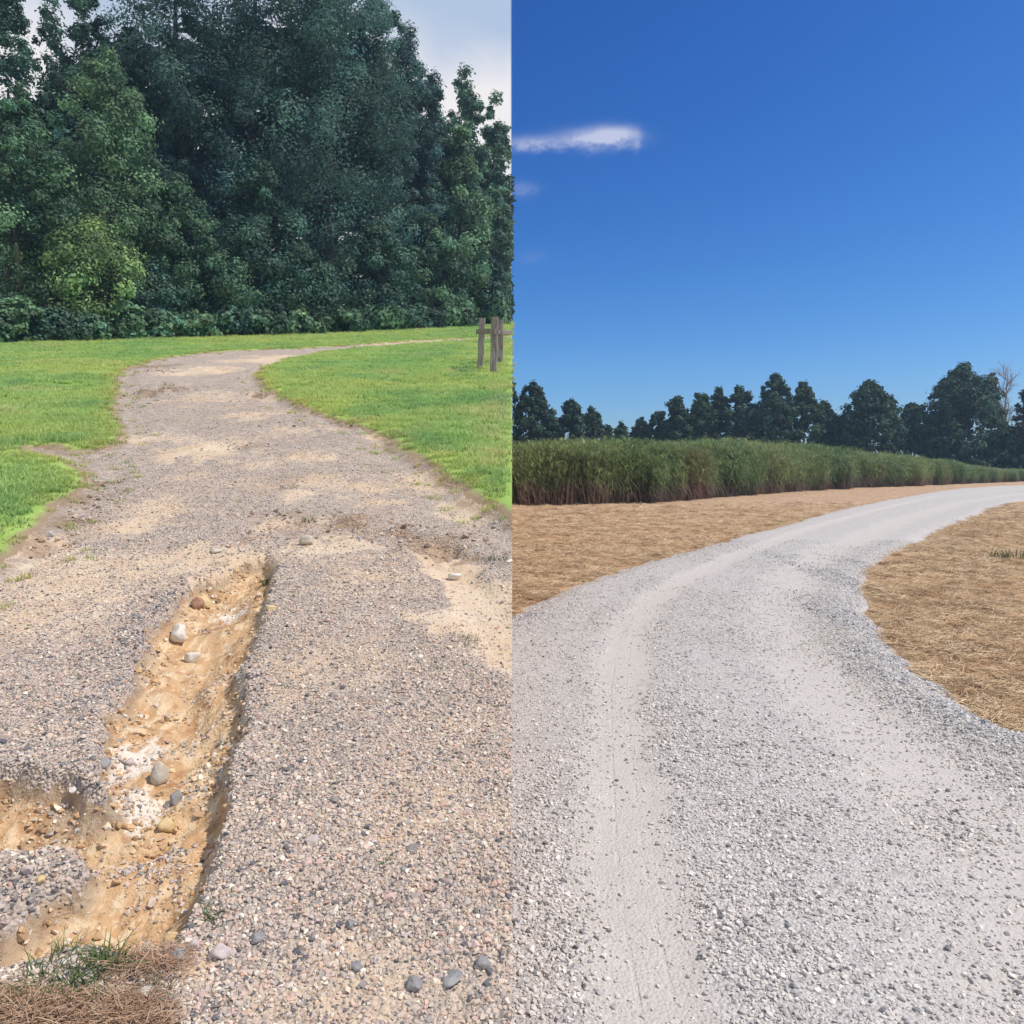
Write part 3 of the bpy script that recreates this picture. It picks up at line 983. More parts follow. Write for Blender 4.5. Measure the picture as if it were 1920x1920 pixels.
def bare_tree():
    R = np.random.default_rng(901)
    Y = 99.0
    root = bpy.data.objects.new('bare_tree', None)
    C.objects.link(root)
    root.location = ((1886 - 960) / F * Y, Y, 0)
    tag(root, 'leafless grey tree beside the biggest tree at the right end', 'tree')
    H = EYE + (HR - 692) / F * Y
    top = np.array([.3, 0, H])
    trunk = [np.array([0, 0, -.3]), np.array([.1, .1, H * .35]), np.array([-.1, 0, H * .65]), top]
    link('trunk', mesh_np('trunk', *tube(trunk, [.26, .19, .12, .03]), True), M_BARK_PALE, root)

    def limb(p, d, ln, r, depth, acc):
        pts = [p]; dd = d.copy()
        for _ in range(4):
            dd = dd + R.normal(0, .13, 3) + np.array([0, 0, .10]); dd /= np.linalg.norm(dd)
            pts.append(pts[-1] + dd * ln / 4)
        acc.append(tube(pts, [r, r * .8, r * .6, r * .42, r * .2], 4))
        if depth:
            for j in range(4):
                k = 1 + j % 3
                b = dd + R.normal(0, .55, 3); b /= np.linalg.norm(b)
                limb(pts[k], b, ln * .55, r * .5, depth - 1, acc)
    for k in range(16):
        f = R.uniform(.28, .95)
        p = np.array([0, 0, H * f])
        th = R.uniform(0, 2 * math.pi)
        acc = []
        limb(p, np.array([math.cos(th) * .55, math.sin(th) * .55, .9]), H * .22 * (1.2 - .6 * f), .075, 2, acc)
        link('limb', mesh_np('limb', *join(acc), True), M_BARK_PALE, root)


bare_tree()

# ------------------------------------------------------------------ scattered stuff (geometry nodes carrying small meshes)


def scatter(name, P, rot, scl, idx, col, variants, label, cat):
    n = len(P)
    me = bpy.data.meshes.new(name)
    me.vertices.add(n)
    me.vertices.foreach_set('co', np.asarray(P, np.float32).ravel())
    a = me.attributes.new('rot', 'FLOAT_VECTOR', 'POINT'); a.data.foreach_set('vector', np.asarray(rot, np.float32).ravel())
    a = me.attributes.new('scl', 'FLOAT_VECTOR', 'POINT'); a.data.foreach_set('vector', np.asarray(scl, np.float32).ravel())
    a = me.attributes.new('idx', 'INT', 'POINT'); a.data.foreach_set('value', np.asarray(idx, np.int32))
    col = np.hstack([np.asarray(col, np.float32), np.ones((n, 1), np.float32)])
    a = me.attributes.new('col', 'FLOAT_COLOR', 'POINT'); a.data.foreach_set('color', col.ravel())
    o = link(name, me)
    tag(o, label, cat, kind='stuff')
    ng = bpy.data.node_groups.new(name + ' scatter', 'GeometryNodeTree')
    ng.interface.new_socket('Geometry', in_out='INPUT', socket_type='NodeSocketGeometry')
    ng.interface.new_socket('Geometry', in_out='OUTPUT', socket_type='NodeSocketGeometry')
    gi = ng.nodes.new('NodeGroupInput'); go = ng.nodes.new('NodeGroupOutput')
    iop = ng.nodes.new('GeometryNodeInstanceOnPoints')
    iop.inputs['Pick Instance'].default_value = True
    jn = ng.nodes.new('GeometryNodeJoinGeometry')
    for v in reversed(variants):
        oi = ng.nodes.new('GeometryNodeObjectInfo')
        oi.inputs['Object'].default_value = v
        oi.inputs['As Instance'].default_value = True
        ng.links.new(oi.outputs['Geometry'], jn.inputs[0])

    def at(nm, dt):
        nd = ng.nodes.new('GeometryNodeInputNamedAttribute'); nd.data_type = dt
        nd.inputs['Name'].default_value = nm
        return nd.outputs['Attribute']
    e2r = ng.nodes.new('FunctionNodeEulerToRotation')
    ng.links.new(at('rot', 'FLOAT_VECTOR'), e2r.inputs[0])
    ng.links.new(gi.outputs[0], iop.inputs['Points'])
    ng.links.new(jn.outputs[0], iop.inputs['Instance'])
    ng.links.new(at('idx', 'INT'), iop.inputs['Instance Index'])
    ng.links.new(e2r.outputs[0], iop.inputs['Rotation'])
    ng.links.new(at('scl', 'FLOAT_VECTOR'), iop.inputs['Scale'])
    ng.links.new(iop.outputs[0], go.inputs[0])
    md = o.modifiers.new('scatter', 'NODES')
    md.node_group = ng
    return o


def proto(name, me, mat):
    me.materials.append(mat)
    return bpy.data.objects.new(name, me)      # never linked to the scene: only a source of shape


def hull_stone(R, flat=.7):
    import bmesh
    bm = bmesh.new()
    P = R.normal(size=(13, 3)); P /= np.linalg.norm(P, axis=1, keepdims=True)
    P *= R.uniform(.75, 1.05, (13, 1)) * np.array([1.0, R.uniform(.65, .95), flat * R.uniform(.75, 1.1)]) * .5
    for p in P:
        bm.verts.new(p)
    r = bmesh.ops.convex_hull(bm, input=bm.verts)
    me = bpy.data.meshes.new('stone')
    bm.to_mesh(me); bm.free()
    return me


RS = np.random.default_rng(5)
stones_old = [proto('stone', hull_stone(RS, .72), M_STONE_OLD) for _ in range(9)]
stones_new = [proto('stone', hull_stone(RS, .68), M_STONE_NEW) for _ in range(9)]


def sample(n, y0, y1, rho, R, side):
    """random ground points with density rho(y) inside the view wedge"""
    yy = np.linspace(y0, y1, 2000)
    w = rho(yy) * (.73 * yy + 1.2)
    c = np.cumsum(w); c /= c[-1]
    y = np.interp(R.random(n), c, yy)
    x = R.random(n) * (.73 * y + 1.2) * side
    return x, y


def palette(R, n, cols, jitter=.12):
    ks = np.array([c[0] for c in cols]); ks = ks / ks.sum()
    i = R.choice(len(cols), n, p=ks)
    c = np.array([c[1] for c in cols])[i]
    return np.clip(c * R.uniform(1 - jitter, 1 + jitter, (n, 1)), .01, .9)


def put_stones(name, zf, side, accept, n, size, cols, variants, R, label, y0=1.4, y1=16, pw=1.7, cat='gravel', sink=.08, spread=.42):
    x, y = sample(n, y0, y1, lambda v: np.minimum(1.0, (3.0 / v)) ** pw, R, side)
    p = accept(x, y)
    k = R.random(n) < p
    x, y = x[k], y[k]
    m = len(x)
    s = size * np.exp(np.clip(R.normal(0, spread, m), -.9, .95))
    z = zf(x, y) + s * sink
    rot = np.stack([R.normal(0, .35, m), R.normal(0, .35, m), R.uniform(0, 6.28, m)], 1)
    sc = np.stack([s, s * R.uniform(.8, 1.1, m), s * R.uniform(.75, 1.1, m)], 1)
    return scatter(name, np.stack([x, y, z], 1), rot, sc, R.integers(0, len(variants), m), palette(R, m, cols), variants, label, cat)


OLD_COLS = [(3, (.56, .445, .355)), (2.0, (.47, .40, .345)), (2.8, (.63, .51, .375)), (1.0, (.15, .143, .14)), (1.2, (.30, .265, .235)), (1.0, (.55, .37, .265)), (1.2, (.74, .65, .52)), (1.0, (.62, .44, .355))]
NEW_COLS = [(3, (.62, .565, .495)), (2.5, (.54, .495, .44)), (2.4, (.71, .655, .58)), (1.0, (.42, .395, .37)), (.6, (.22, .215, .21))]


def acc_old(x, y):
    sd, g, rill = left_fields(x, y)
    p = sstep(.05, .35, sd) * sstep(.012, -.03, g) * (1 - .85 * rill)
    p = p * (.55 + .9 * sstep(-.12, .18, fbm(x * 1.3, y * 1.3, 61, 3)))
    for cx, cy, rx, ry, k in ((390, 832, 75, 20, .9), (240, 970, 80, 18, .8), (150, 1075, 190, 70, .55), (840, 1140, 75, 26, .9), (620, 1012, 90, 26, .7), (405, 1035, 110, 34, .8), (360, 1780, 45, 60, .6)):
        p = p * (1 - k * ell(x, y, lp, cx, cy, rx, ry, .8, cx))
    p = np.maximum(p, .9 * ell(x, y, lp, 285, 1535, 80, 50, .8, 3) * (sd > 0))
    p = np.maximum(p, .5 * (g > .03) * sstep(.05, .22, fbm(x * 4.5, y * 4.5, 66, 3)))
    p = np.maximum(p, .03 * (g > .0))
    return p


def acc_new(x, y):
    sd, ta, tb, ua, aa = right_fields(x, y)
    loose = sstep(.03, .12, sd) * (1 - .86 * ta) * (1 - .62 * tb)
    loose = loose * (.20 + .55 * sstep(-.10, .16, fbm(x * 1.5, y * .9, 63, 4)))
    for cx, cy, rx, ry, k in ((1285, 1420, 60, 130, .5), (1040, 1700, 70, 230, .5), (1390, 1780, 90, 150, .5), (1450, 1560, 120, 60, .3), (1240, 1240, 40, 60, .4), (1750, 1560, 80, 60, .35), (1880, 1480, 60, 90, .5)):
        loose = loose + k * ell(x, y, rp, cx, cy, rx, ry, .9, cx) * (1 - ta)
    edge = sstep(.9, .15, sd) * sstep(.03, .10, sd) * (.4 + .6 * sstep(.8, 1.6, x / np.maximum(y, .1) * 4))
    return np.clip(loose + edge * .8, 0, 1)


put_stones('loose_gravel', left_z, -1, acc_old, 370000, .0112, OLD_COLS, stones_old, np.random.default_rng(11), 'loose pinkish grey gravel on the washed out drive')
put_stones('coarse_gravel', left_z, -1, lambda x, y: acc_old(x, y) * sstep(.1, .3, fbm(x * 3, y * 3, 65, 2) + .25), 6500, .020, OLD_COLS, stones_old, np.random.default_rng(12),
           'larger stones strewn over the washed out drive', y1=24, pw=1.4)
def acc_lip(x, y):
    sd, g, rill = left_fields(x, y)
    near = ell(x, y, lp, 220, 1200, 130, 170, .6, 91) + ell(x, y, lp, 120, 1430, 150, 40, .6, 92) + ell(x, y, lp, 90, 1620, 130, 45, .6, 93) + .5 * ell(x, y, lp, 450, 1300, 60, 330, .6, 94)
    return np.clip(near, 0, 1) * sstep(-.16, -.05, g) * sstep(.03, -.01, g) * (sd > .2)


LIP_COLS = [(3, (.36, .31, .27)), (2, (.22, .20, .19)), (2.5, (.46, .38, .32)), (1, (.12, .115, .115)), (1.2, (.58, .49, .40))]
put_stones('lip_stones', left_z, -1, acc_lip, 105000, .0145, LIP_COLS, stones_old, np.random.default_rng(14), 'darker washed stones along the broken lips of the gully', y1=7, pw=1.2, sink=.12)
def acc_rubble(x, y):
    sd, g, rill = left_fields(x, y)
    foot = sstep(-.01, .02, g) * sstep(.13, .05, g) * (.25 + 1.2 * sstep(-.05, .18, fbm(x * 6, y * 6, 67, 3)))
    p = np.maximum(foot * .55, .55 * sstep(0, .03, g) * sstep(.06, .2, fbm(x * 5 + 3, y * 5, 68, 3)))
    for cx, cy, rx, ry, k in ((285, 1660, 90, 50, .6), (120, 1470, 120, 22, .35), (330, 1400, 60, 60, .25), (400, 1330, 30, 80, .3)):
        p = np.maximum(p, k * ell(x, y, lp, cx, cy, rx, ry, .8, cx + 5) * (g > 0))
    return p


RUBBLE_COLS = [(3, (.55, .36, .19)), (2.4, (.66, .48, .29)), (1.6, (.38, .24, .13)), (1.2, (.72, .62, .47)), (1.2, (.42, .37, .32))]
put_stones('clay_rubble', left_z, -1, acc_rubble, 105000, .017, RUBBLE_COLS, stones_old, np.random.default_rng(18), 'crumbled clay and small rubble lying in the gully', y1=8, pw=1.2, sink=.1, spread=.6)


def acc_edge(x, y):
    sd = right_fields(x, y)[0]
    p = np.zeros(len(x))
    for cx, cy, rx, ry in ((1595, 1095, 45, 60), (1640, 1190, 60, 70), (1725, 1285, 80, 60), (1830, 1370, 100, 60), (1600, 1060, 30, 16), (985, 1162, 40, 14)):
        p = np.maximum(p, ell(x, y, rp, cx, cy, rx, ry, .8, cx))
    p = p * (.35 + .9 * sstep(-.15, .15, fbm(x * 4, y * 4, 69, 3)))
    return np.minimum(1, p) * sstep(.02, .08, sd)


EDGE_COLS = [(3, (.44, .43, .42)), (2, (.34, .335, .34)), (2.5, (.55, .53, .51)), (1.6, (.18, .18, .20)), (1, (.62, .60, .58))]
put_stones('edge_stones', right_z, 1, acc_edge, 190000, .016, EDGE_COLS, stones_new, np.random.default_rng(16), 'coarser grey stones spilling along the edges of the new road', y0=3.6, y1=15, pw=.9, sink=.14)


def acc_clod(x, y):
    p = np.zeros(len(x))
    for cx, cy, rx, ry, k in ((720, 985, 120, 18, .6), (820, 1012, 80, 18, .6), (890, 1040, 60, 20, .5), (560, 955, 90, 12, .5), (300, 728, 55, 10, .9), (250, 732, 25, 7, .9), (503, 733, 30, 12, 1),
                              (160, 935, 70, 36, .8), (90, 990, 70, 30, .7), (60, 1030, 60, 30, .5), (230, 760, 14, 60, .5), (620, 790, 120, 6, .4), (800, 870, 40, 14, .4), (480, 985, 50, 12, .7), (185, 895, 35, 18, .7), (290, 690, 70, 6, .6), (470, 830, 90, 8, .35), (400, 1040, 90, 30, .2), (920, 975, 40, 20, .3)):
        p = np.maximum(p, k * ell(x, y, lp, cx, cy, rx, ry, .8, cx + 5))
    return p * (sdist(x, y, DRIVE) > .05)


CLOD_COLS = [(3, (.34, .24, .165)), (2, (.24, .165, .115)), (2, (.48, .37, .27)), (1.5, (.42, .38, .34)), (1, (.60, .49, .35))]
put_stones('soil_clods', left_z, -1, acc_clod, 60000, .032, CLOD_COLS, stones_old, np.random.default_rng(15), 'brown soil clods and broken crust along the ruts', y0=5, y1=32, pw=.9, sink=.1)
put_stones('crushed_stone', right_z, 1, acc_new, 420000, .0130, NEW_COLS, stones_new, np.random.default_rng(13), 'loose pale crushed stone on the new gravel road', sink=.10, spread=.45)

# lawn grass


def blade_tuft(R, nb, h, rad, w, lean, base, tip, segs=3):
    V, Fq, T = [], [], []
    for _ in range(nb):
        r, th = rad * math.sqrt(R.random()), R.uniform(0, 6.283)
        p = np.array([r * math.cos(th), r * math.sin(th), -.01])
        hh = h * R.uniform(.55, 1.15)
        a = R.uniform(0, 6.283)
        d = np.array([math.cos(a), math.sin(a), 0]); sdv = np.array([-d[1], d[0], 0]) * w * R.uniform(.7, 1.2) * .5
        ln = lean * R.uniform(.3, 1.3)
        tone = R.uniform(.8, 1.2)
        o = len(V)
        for k in range(segs + 1):
            f = k / segs
            c = p + d * hh * ln * f * f + np.array([0, 0, hh * (f - .25 * ln * f * f)])
            ww = (1 - f) ** .6 if k < segs else .08
            V += [c - sdv * ww, c + sdv * ww]
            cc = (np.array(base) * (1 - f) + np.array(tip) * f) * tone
            T += [cc, cc]
        Fq += [(o + 2 * k, o + 2 * k + 1, o + 2 * k + 3, o + 2 * k + 2) for k in range(segs)]
    return mesh_np('tuft', np.array(V), np.array(Fq), False, tint=np.array(T))


RG = np.random.default_rng(21)
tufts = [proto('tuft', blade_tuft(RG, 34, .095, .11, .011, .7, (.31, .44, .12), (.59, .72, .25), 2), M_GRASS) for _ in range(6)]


def lawn_grass():
    R = np.random.default_rng(22)
    n = 68000
    x, y = sample(n, 4.0, 78, lambda v: np.minimum(1.0, 9.0 / v) ** 1.45, R, -1)
    sd = sdist(x, y, DRIVE) + fbm(x * 2.2, y * 2.2, 3, 3) * .22
    dens = sstep(.12, -.25, sd) * (.8 + .4 * fbm(x * .8, y * .8, 71, 3))
    dens = np.maximum(dens, .03 * (sd < .5))
    for cx, cy, rx, ry, k in ((80, 838, 60, 8, .85), (170, 870, 60, 16, .5), (120, 950, 40, 30, .4)):
        dens = dens * (1 - k * ell(x, y, lp, cx, cy, rx, ry, .8, cx + 3))
    k = R.random(n) < dens
    k &= x < -.012 * np.minimum(y, 8)
    x, y, sd = x[k], y[k], sd[k]
    m = len(x)
    z = left_z(x, y)
    s = (.75 + .035 * y) * R.uniform(.7, 1.25, m) * (1 + .9 * np.maximum(fbm(x * .45, y * .45, 72, 3), 0))
    s = s * np.interp(sd, [-1.2, -.5, .1], [1.0, .85, .5])
    pa = fbm(x * .33, y * .33, 73, 4)[:, None] * 2.2
    pb = fbm(x * 1.7, y * 1.7, 74, 3)[:, None]
    pc = sstep(.10, .26, fbm(x * .9 + 7, y * .9, 75, 3))[:, None]
    pd = sstep(.12, .28, fbm(x * .7 + 3, y * .7, 76, 4))[:, None]
    col = np.array([1.0, 1.0, 1.0]) + np.clip(pa, -1, 1) * np.array([.32, .10, .05]) + pb * np.array([.25, .2, .1])
    col = col * (1 - pc * np.array([.28, .14, .08])) * (1 + pd * np.array([.28, .02, .25]))
    col = col * R.uniform(.85, 1.15, (m, 1))
    dry = (sstep(-.45, .0, sd) * R.random(m))[:, None]
    col = col * (1 - dry * .6) + dry * .6 * np.array([1.5, .85, .8])
    rot = np.stack([R.normal(0, .12, m), R.normal(0, .12, m), R.uniform(0, 6.28, m)], 1)
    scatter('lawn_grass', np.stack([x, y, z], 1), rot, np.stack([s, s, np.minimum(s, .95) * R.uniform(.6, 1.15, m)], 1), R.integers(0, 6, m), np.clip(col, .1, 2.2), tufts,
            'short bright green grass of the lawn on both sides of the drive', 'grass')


lawn_grass()

# tall grass crop on the right


def tall_clump(R):
    V, Fq, T = [], [], []
    db = R.uniform(.15, .58)
    for _ in range(22):
        r, th = .42 * math.sqrt(R.random()), R.uniform(0, 6.283)
        p = np.array([r * math.cos(th), r * math.sin(th), 0.])
        hh = R.uniform(.62, 1.06)
        a = R.normal(.2, 1.3)
        d = np.array([math.cos(a), math.sin(a), 0]); pl = R.uniform(.0, .16)
        stalk = np.array([.20, .145, .10]) * R.uniform(.7, 1.5)
        green = np.array([.225, .290, .110]) * R.uniform(.6, 1.35)
        o = len(V)
        for k in range(4):
            f = k / 3
            c = p + d * pl * f * f + np.array([0, 0, hh * f * .93])
            s = np.array([.006, 0, 0]) * (1 - .7 * f)
            V += [c - s, c + s]
            cc = stalk * (1 - sstep(.3, .8, f)) + green * sstep(.3, .8, f)
            T += [cc, cc]
        Fq += [(o + 2 * k, o + 2 * k + 1, o + 2 * k + 3, o + 2 * k + 2) for k in range(3)]
        for j in range(17):
            f0 = R.uniform(.16, .95) if j < 14 else .93
            b = R.normal(.3, 1.5)
            e = np.array([math.cos(b), math.sin(b), 0]); w = np.array([-e[1], e[0], 0]) * .0062
            L = R.uniform(.20, .42)
            st = p + d * pl * f0 * f0 + np.array([0, 0, hh * f0 * .93])
            o = len(V)
            dead = sstep(db + .12, db - .18, f0 + R.normal(0, .08))
            cc0 = green * R.uniform(.8, 1.35) * (1 - dead) + np.array([.25, .18, .135]) * R.uniform(.35, 1.2) * dead
            for k in range(4):
                f = k / 3
                c = st + e * L * (.75 * f) + np.array([0, 0, L * (.85 * f - (.85 + .5 * dead) * f * f)])
                ww = w * (1 - f * .85)
                V += [c - ww, c + ww]
                T += [cc0, cc0]
            Fq += [(o + 2 * k, o + 2 * k + 1, o + 2 * k + 3, o + 2 * k + 2) for k in range(3)]
    V = np.array(V)
    return mesh_np('tall_clump', V, np.array(Fq), False, tint=np.array(T))


def tall_grass():
    R = np.random.default_rng(31)
    protos = [proto('tall_clump', tall_clump(R), M_TALL) for _ in range(9)]
    pxs = [700, 960, 1100, 1250, 1400, 1500, 1600, 1700, 1780, 1850, 1910, 2050]
    rowb = [958, 949, 945, 939, 927, 919, 914.5, 911, 908, 905, 903, 901]
    hgt = [2.7, 2.7, 2.75, 2.85, 3.05, 3.2, 3.05, 2.7, 2.35, 1.8, 1.45, 1.3]
    pts = np.array([rp(a, b) for a, b in zip(pxs, rowb)])
    L = np.concatenate([[0], np.cumsum(np.linalg.norm(np.diff(pts, axis=0), axis=1))])
    n = 9000
    t = R.random(n) * L[-1]
    bx, by = np.interp(t, L, pts[:, 0]), np.interp(t, L, pts[:, 1])
    hb = np.interp(t, L, hgt)
    dep = R.random(n) ** 1.4 * 7.0 + R.normal(0, .10, n) + fbm(t * .45, t * 0, 81, 3) * 2.2
    x = bx - dep * .35; y = by + dep * .93
    k = x > .30
    x, y, hb, t = x[k], y[k], hb[k], t[k]
    m = len(x)
    s = hb * (1.02 + fbm(x * .55, y * .55, 82, 3) * .22) * R.uniform(.80, 1.08, m) * (.80 + .20 * sstep(-.5, 1.2, dep[k]))
    w = s * R.uniform(.85, 1.2, m) / 1.25
    rot = np.stack([R.normal(0, .05, m), R.normal(.10, .12, m) + fbm(x * .4, y * .4, 85, 3) * .7, R.normal(0, .8, m)], 1)
    col = np.array([1., 1., 1.]) + fbm(x * .35, y * .35, 83, 3)[:, None] * np.array([.9, .5, .4])
    pb = (sstep(.10, .28, fbm(x * .6, y * .6, 86, 3)) * sstep(1.5, .2, dep[k]))[:, None]
    col = col * (1 + pb * np.array([.06, -.13, -.06]))
    col = col * R.uniform(.8, 1.2, (m, 1))
    z = right_z(x, y)
    scatter('tall_grass', np.stack([x, y, z], 1), rot, np.stack([w, w, s], 1), R.integers(0, 9, m), np.clip(col, .2, 2), protos,
            'dense tall green grass with brown stems growing along the far side of the field', 'tall grass')


tall_grass()

# straw over the right field, dead grass on the left


def straw_mesh(R):
    V, Fq = [], []
    for _ in range(14):
        a = R.uniform(0, 6.283); L = R.uniform(.06, .16)
        p = np.array([R.normal(0, .07), R.normal(0, .07), R.uniform(.004, .03)])
        d = np.array([math.cos(a), math.sin(a), R.normal(0, .18)]) * L * .5
        bend = np.array([0, 0, R.uniform(0, .012)])
        s = np.array([-math.sin(a), math.cos(a), 0]) * .0022; u = np.array([0, 0, .0022])
        o = len(V)
        for c in (p - d, p + bend, p + d):
            V += [c - s, c + u, c + s]
        for k in range(2):
            Fq += [(o + 3 * k, o + 3 * k + 1, o + 3 * k + 4, o + 3 * k + 3), (o + 3 * k + 1, o + 3 * k + 2, o + 3 * k + 5, o + 3 * k + 4)]
    return mesh_np('straws', np.array(V), np.array(Fq), False)


RW = np.random.default_rng(41)
straws = [proto('straws', straw_mesh(RW), M_STRAWS) for _ in range(6)]


def straw_field():
    R = np.random.default_rng(42)
    n = 92000
    x, y = sample(n, 3.0, 34, lambda v: np.minimum(1.0, 5.0 / v) ** 1.5, R, 1)
    sd = sdist(x, y, ROAD) + fbm(x * 3, y * 3, 31, 3) * .16
    k = R.random(n) < sstep(.06, -.10, sd) * (.15 + .95 * sstep(-.15, .2, fbm(x * 1.1, y * 1.6, 91, 4))) * sstep(40, 14, y)
    x, y = x[k], y[k]
    m = len(x)
    s = R.uniform(.40, .85, m) * (1 + .03 * y)
    col = palette(R, m, [(3, (.62, .43, .24)), (2.6, (.78, .60, .38)), (2.2, (.44, .285, .15)), (1.8, (.26, .165, .09))], .15)
    scatter('straw_mulch', np.stack([x, y, right_z(x, y)], 1), np.stack([R.normal(0, .15, m), R.normal(0, .15, m), R.uniform(0, 6.28, m)], 1),
            np.stack([s, s, s], 1), R.integers(0, 6, m), col, straws, 'golden dry straw lying over the soil beside the new road', 'straw')


straw_field()


def dead_grass():
    R = np.random.default_rng(43)
    n = 2600
    px = R.uniform(-60, 330, n); py = 1868 + R.normal(0, 10, n) + (px - 150) * .02
    k = R.random(n) < sstep(330, 180, px)
    px, py = px[k], py[k]
    P = np.array([lp(a, b) for a, b in zip(px, py)])
    extra = np.array([lp(R.normal(280, 40), R.normal(1775, 18)) for _ in range(80)])
    P = np.vstack([P, extra])
    m = len(P)
    s = R.uniform(.16, .34, m)
    col = palette(R, m, [(3, (.46, .29, .18)), (2, (.58, .42, .27)), (2, (.33, .20, .13))], .15)
    scatter('dead_grass', np.column_stack([P, left_z(P[:, 0], P[:, 1]) + .006]), np.stack([R.normal(0, .3, m), R.normal(0, .3, m), R.normal(0, .5, m)], 1),
            np.stack([s * 1.4, s, s], 1), R.integers(0, 6, m), col, straws, 'mat of brown dead grass at the near left corner of the drive', 'dead grass')


dead_grass()

# ------------------------------------------------------------------ wooden fence


def beam(a, b, w, h, R, segs=6, taper=.0):
    """a rough squared timber from a to b"""
    a, b = np.array(a, float), np.array(b, float)
    d = b - a; L = np.linalg.norm(d); d /= L
    up = np.array([0, 0, 1.]) if abs(d[2]) < .8 else np.array([0, 1., 0])
    s = np.cross(d, up); s /= np.linalg.norm(s); u = np.cross(s, d)
    V, Fq = [], []
    prof = [(-.5, -.4), (-.4, -.5), (.4, -.5), (.5, -.4), (.5, .4), (.4, .5), (-.4, .5), (-.5, .4)]
    for k in range(segs + 1):
        f = k / segs
        c = a + d * L * f + s * R.normal(0, .006) + u * R.normal(0, .006)
        q = 1 - taper * f
        for (i, j) in prof:
            V.append(c + s * i * w * q * R.uniform(.94, 1.06) + u * j * h * q * R.uniform(.94, 1.06))
    n = 8
    for k in range(segs):
        for i in range(n):
            Fq.append((k * n + i, k * n + (i + 1) % n, (k + 1) * n + (i + 1) % n, (k + 1) * n + i))
    V = np.array(V)
    ca, cb = len(V), len(V) + 1
    V = np.vstack([V, a, b])
    tri = [(ca, (i + 1) % n, i) for i in range(n)] + [(cb, segs * n + i, segs * n + (i + 1) % n) for i in range(n)]
    return mesh_np('timber', V, [np.array(Fq), np.array(tri)], False)


def fence():
    R = np.random.default_rng(51)
    root = bpy.data.objects.new('wooden_fence', None)
    C.objects.link(root)
    tag(root, 'weathered grey corner of a split rail fence standing in the lawn', 'fence')
    bx, by = lp(926, 701)
    bz = float(left_z(np.array([bx]), np.array([by]))[0])
    root.location = (bx, by, bz)

    def wp(px, Y, row):
        return np.array([(px - 960) / F * Y - bx, Y - by, EYE + (HR - row) / F * Y - bz])
    for (px, row, top, wpx, lean) in ((903, 692, 597, 11.5, 3), (926.5, 701, 595, 13, 2), (938, 685, 600, 10, 1)):
        Y = lp(px, row)[1]
        link('post', beam(wp(px - lean, Y, row + 12), wp(px + lean * .6, Y, top), wpx / F * Y, wpx / F * Y, R, 7), M_POST, root)
    Y1, Y2, Y3 = lp(903, 692)[1], lp(926, 701)[1], lp(938, 685)[1]
    link('rail', beam(wp(895, Y1 - .15, 622), wp(931, Y2 - .16, 621), .075, .125, R, 5), M_POST, root)
    link('rail', beam(wp(933, Y3 - .13, 624), wp(957, Y3 + .5, 624), .075, .125, R, 5), M_POST, root)


fence()

# ------------------------------------------------------------------ single stones


def rock_mesh(R, sx, sy, sz, rough=.18):
    import bmesh
    bm = bmesh.new()
    bmesh.ops.create_icosphere(bm, subdivisions=3, radius=.5)
    dirs = R.normal(size=(14, 3)); dirs /= np.linalg.norm(dirs, axis=1, keepdims=True)
    cut = R.uniform(.27, .43, 14)
    ph = R.uniform(0, 6, 6)
    for v in bm.verts:
        p = np.array(v.co)
        for dd, c in zip(dirs, cut):          # worn facets
            e = p @ dd - c
            if e > 0: p = p - dd * e * .92
        w = math.sin(p[0] * 9 + ph[0]) * math.sin(p[1] * 8 + ph[1]) + math.sin(p[2] * 11 + ph[2]) * .6 + math.sin(p[0] * 21 + p[1] * 17 + ph[3]) * .3
        p = p * (1 + rough * .45 * w)
        v.co = (p[0] * sx, p[1] * sy, p[2] * sz)
    me = bpy.data.meshes.new('rock')
    bm.to_mesh(me); bm.free()
    me.polygons.foreach_set('use_smooth', np.ones(len(me.polygons), bool))
    return me


